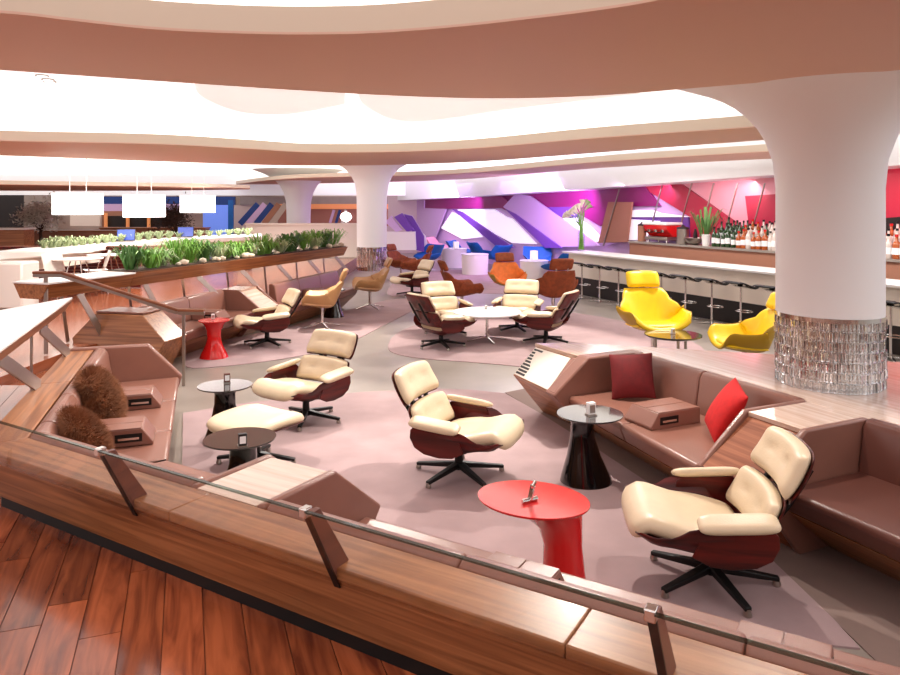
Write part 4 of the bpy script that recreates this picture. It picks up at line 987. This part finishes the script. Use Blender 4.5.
# cafe tables and chairs behind the planter
def cafe(px, py, label, s=1.0):
    p = P(px, py, WZ); r = empty('cafe_table', (p.x, p.y, WZ), .2, label, 'table')
    b = MB(); b.lathe([(.42*s, .70), (.43*s, .72)], 24); b.build('top', 'white_gloss', r)
    for k in range(4):
        a = .6+math.pi/2*k; d = Vector((math.cos(a), math.sin(a), 0)); b = MB(); b.tube([d*.12+Vector((0, 0, .70)), d*.34], .012, 6); b.build('leg', 'chrome', r)
cafe(78, 298, 'white wire legged cafe table under the counter beside the slatted wall'); cafe(108, 291, 'white wire legged cafe table nearer the planter stones', .9)
def cafe_chair(px, py, rz, label):
    p = P(px, py, WZ); r = empty('wire_chair', (p.x, p.y, WZ), rz, label, 'chair', 'wire chairs behind the planter')
    b = MB()
    MB().pad(lambda u, v: (u*.22, v*.2, .45+.02*v*v), 8, 8, .012, .012).build('seat', 'white', r, smooth=80)
    MB().pad(lambda u, v: (u*.21, .21+.05*v, .66+v*.16), 8, 8, .012, .012).build('backrest', 'white', r, smooth=80)
    for sx in (-1, 1):
        for sy in (-1, 1): b = MB(); b.tube([(sx*.15, sy*.14, .44), (sx*.2, sy*.2, 0)], .01, 6); b.build('leg', 'chrome', r)
cafe_chair(62, 300, 1.2, 'white wire chair by the slatted wall, beside the cafe table'); cafe_chair(95, 294, -1.0, 'white wire chair between the two cafe tables')

# slatted wall under the counter
Y = 14.6; a, c = at(23, 262, Y), at(62, 306, Y)
r = empty('slatted_screen', ((a.x+c.x)/2, Y, WZ), 0, 'dark red brown slatted screen under the white counter', 'screen'); h = (c.x-a.x)/2+1.6
b = MB(); b.box(-h, h, .03, .08, 0, .85); b.build('backing', 'brownwall', r)
for k in range(12):
    b = MB(); b.box(-h, h, -.005, .03, .02+k*.07, .07+k*.07); b.build('slat', 'rosewood', r)

# ---- far background
wl = struct(empty('wall_far', (0, 30, 0)))
def far_panel(name, px0, px1, y0, y1, Y, m, th=.1, parent=wl):
    a, c = at(px0, y0, Y), at(px1, y1, Y); o = parent.location if parent else Vector((0, 0, 0))
    b = MB(); b.box(a.x-o.x, c.x-o.x, Y-o.y, Y-o.y+th, c.z-o.z, a.z-o.z); return b.build(name, m, parent)
b = MB(); b.box(-30, 2, .4, .6, 0, 3.3); b.build('wall_panel', 'far_wall', wl)
far_panel('wall_header', -60, 420, 170, 195.5, 29.6, 'header_glow')
far_panel('dark_opening', -60, 24, 195, 232, 29.3, 'dark'); far_panel('grey_panel', 24, 57, 195, 232, 29.3, 'stone')
far_panel('blue_light_band', 100, 235, 196.5, 205, 29.3, 'blue_dark'); far_panel('violet_light_band', 100, 205, 204, 212, 29.28, 'lilac')
far_panel('timber_frame', 102, 166, 211, 232, 29.2, 'brownwall')
for x0, x1 in ((107, 125), (129, 146), (149, 172)): far_panel('dark_opening', x0, x1, 216, 229, 29.05, 'dark')
for x in (104, 126, 147): far_panel('frame_post', x, x+2.5, 213, 231, 28.9, 'amber')
far_panel('blue_panel', 203, 229, 205, 245, 27.0, 'lit_blue'); far_panel('blue_panel_edge', 228, 233, 200, 245, 26.8, 'blue')
far_panel('brown_panel', 232, 300, 205, 240, 29.2, 'far_wall'); far_panel('amber_cornice', 278, 388, 204, 209, 28.8, 'amber'); far_panel('rose_panel', 278, 388, 209, 226, 28.9, 'brownwall')
far_panel('dark_cornice', 240, 388, 197, 205, 29.1, 'stone')
far_panel('alcove_panel', 70, 100, 213, 226, 29.0, 'white_warm')  # pale colour stands in for the light in a lit niche
def low_wall(px0, px1, y0, Y, label, m, zb=WZ, th=.5, cap=None):
    a, c = at(px0, y0, Y), at(px1, y0, Y); r = empty('low_wall', ((a.x+c.x)/2, Y, zb), 0, label, 'low wall'); h = (c.x-a.x)/2
    b = MB(); b.box(-h, h, 0, th, 0, a.z-zb-.05); b.build('body', m, r); b = MB(); b.box(-h-.03, h+.03, -.03, th+.03, a.z-zb-.05, a.z-zb); b.build('coping', cap or m, r)
low_wall(-40, 118, 230.5, 22.5, 'rose brown low wall behind the white counter and silvery tree', 'brownwall', cap='walnut')
low_wall(100, 205, 227.5, 26.0, 'brown low wall below the dark openings', 'brownwall', cap='walnut')
low_wall(246, 358, 223.5, 23.0, 'white counter wall behind the planter plants and far column', 'white_warm')
low_wall(-60, 24, 228, 20.0, 'white cloth topped sideboard beside silvery tree', 'walnut', cap='white')
# hanging coloured panels
for k in range(5):
    Y = 25.8; a = at(240+k*8, 224, Y); t = at(258+k*7, 204, Y)
    b = MB(); b.bar(a, t, .05, .20, up=(1, 0, 0)); o = b.build('leaning_panel', ['blue_dark', 'lilac', 'blue_dark', 'brownwall', 'far_wall'][k]); tag(o, ['dark blue leaning panel next to the blue screen', 'lilac leaning panel between two dark blue ones', 'dark blue leaning panel between lilac and rose panels', 'rose leaning panel behind the white wall', 'beige leaning panel nearest the far slender column'][k], 'panel')
for k in range(3):
    Y = 25.0; a = at(330+k*6, 223, Y); t = at(334+k*6, 210, Y); b = MB(); b.bar(a, t, .05, .09, up=(1, 0, 0)); o = b.build('leaning_panel', ['lilac', 'blue_dark', 'white'][k]); tag(o, ['lilac narrow panel behind the far crystal column', 'blue narrow panel behind the far crystal column', 'white narrow panel behind the far crystal column'][k], 'panel')
p = at(346, 223, 24.0); r = empty('globe_lamp', p, 0, 'small white globe lamp on the white wall by the far column', 'lamp'); b = MB(); b.lathe([(.08, 0), (.08, .03)], 12); b.build('base', 'steel', r); b = MB(); b.lathe([(.02, .03), (.15, .10), (.2, .2), (.15, .32), (.02, .38)], 16); b.build('globe', 'pendant', r, smooth=80)
# trees
def tree(px, y0, y1, Y, wid, m, label, seed, nb=16, zb=WZ):
    a = at(px, y0, Y); r = empty('indoor_tree', (a.x, Y, zb), 0, label, 'tree'); H = a.z-zb; rn = random.Random(seed)
    b = MB(); b.tube([(0, 0, 0), (.03, 0, H*.35), (-.02, 0, H*.6)], [.06, .05, .03], 8); b.build('trunk', 'bark', r)
    br = MB(); fo = MB()
    for k in range(nb):
        an = rn.uniform(0, 6.28); s = rn.uniform(.4, 1)*wid; e = Vector((math.cos(an)*s, math.sin(an)*s, H*rn.uniform(.5, .98))); br.tube([(0, 0, H*.4), e*.5+Vector((0, 0, H*.32)), e], [.02, .014, .006], 5)
        for _ in range(110):
            q = e.lerp(Vector((0, 0, H*.7)), rn.random()*.7)+Vector((rn.gauss(0, .13), rn.gauss(0, .13), rn.gauss(0, .13))); d = Vector((rn.uniform(-1, 1), rn.uniform(-1, 1), rn.uniform(-.3, 1))).normalized(); s_ = d.orthogonal().normalized()*.018
            fo.add([q, q+d*.05+s_, q+d*.11, q+d*.05-s_], [(0, 1, 2, 3)])
    br.build('branches', 'bark', r); f = fo.build('foliage', m, r, smooth=0); f['kind'] = 'stuff'
tree(40, 196, 232, 22.0, .75, 'silver_leaf', 'silvery leaved indoor tree beside the first pendant lamp', 41, 18)
tree(176, 203, 230, 24.5, .7, 'bark', 'bare brown indoor tree behind the pendant next to blue panel', 42, 14)
# ceiling downlights
for px, py in ((42, 76), (48, 80), (286, 95), (50, 82)):
    p = P(px, py, 3.29); r = empty('recessed_light', (p.x, p.y, 3.285), 0, 'small recessed spotlight in the white ceiling', 'ceiling light', 'recessed ceiling spotlights'); b = MB(); b.lathe([(.06, 0), (.06, .015)], 16); b.build('trim_ring', 'steel', r); b = MB(); b.lathe([(.045, -.003), (.045, .004)], 16); b.build('lens', 'pendant', r)
for o in list(bpy.data.objects):
    if '_used' in o: del o['_used']
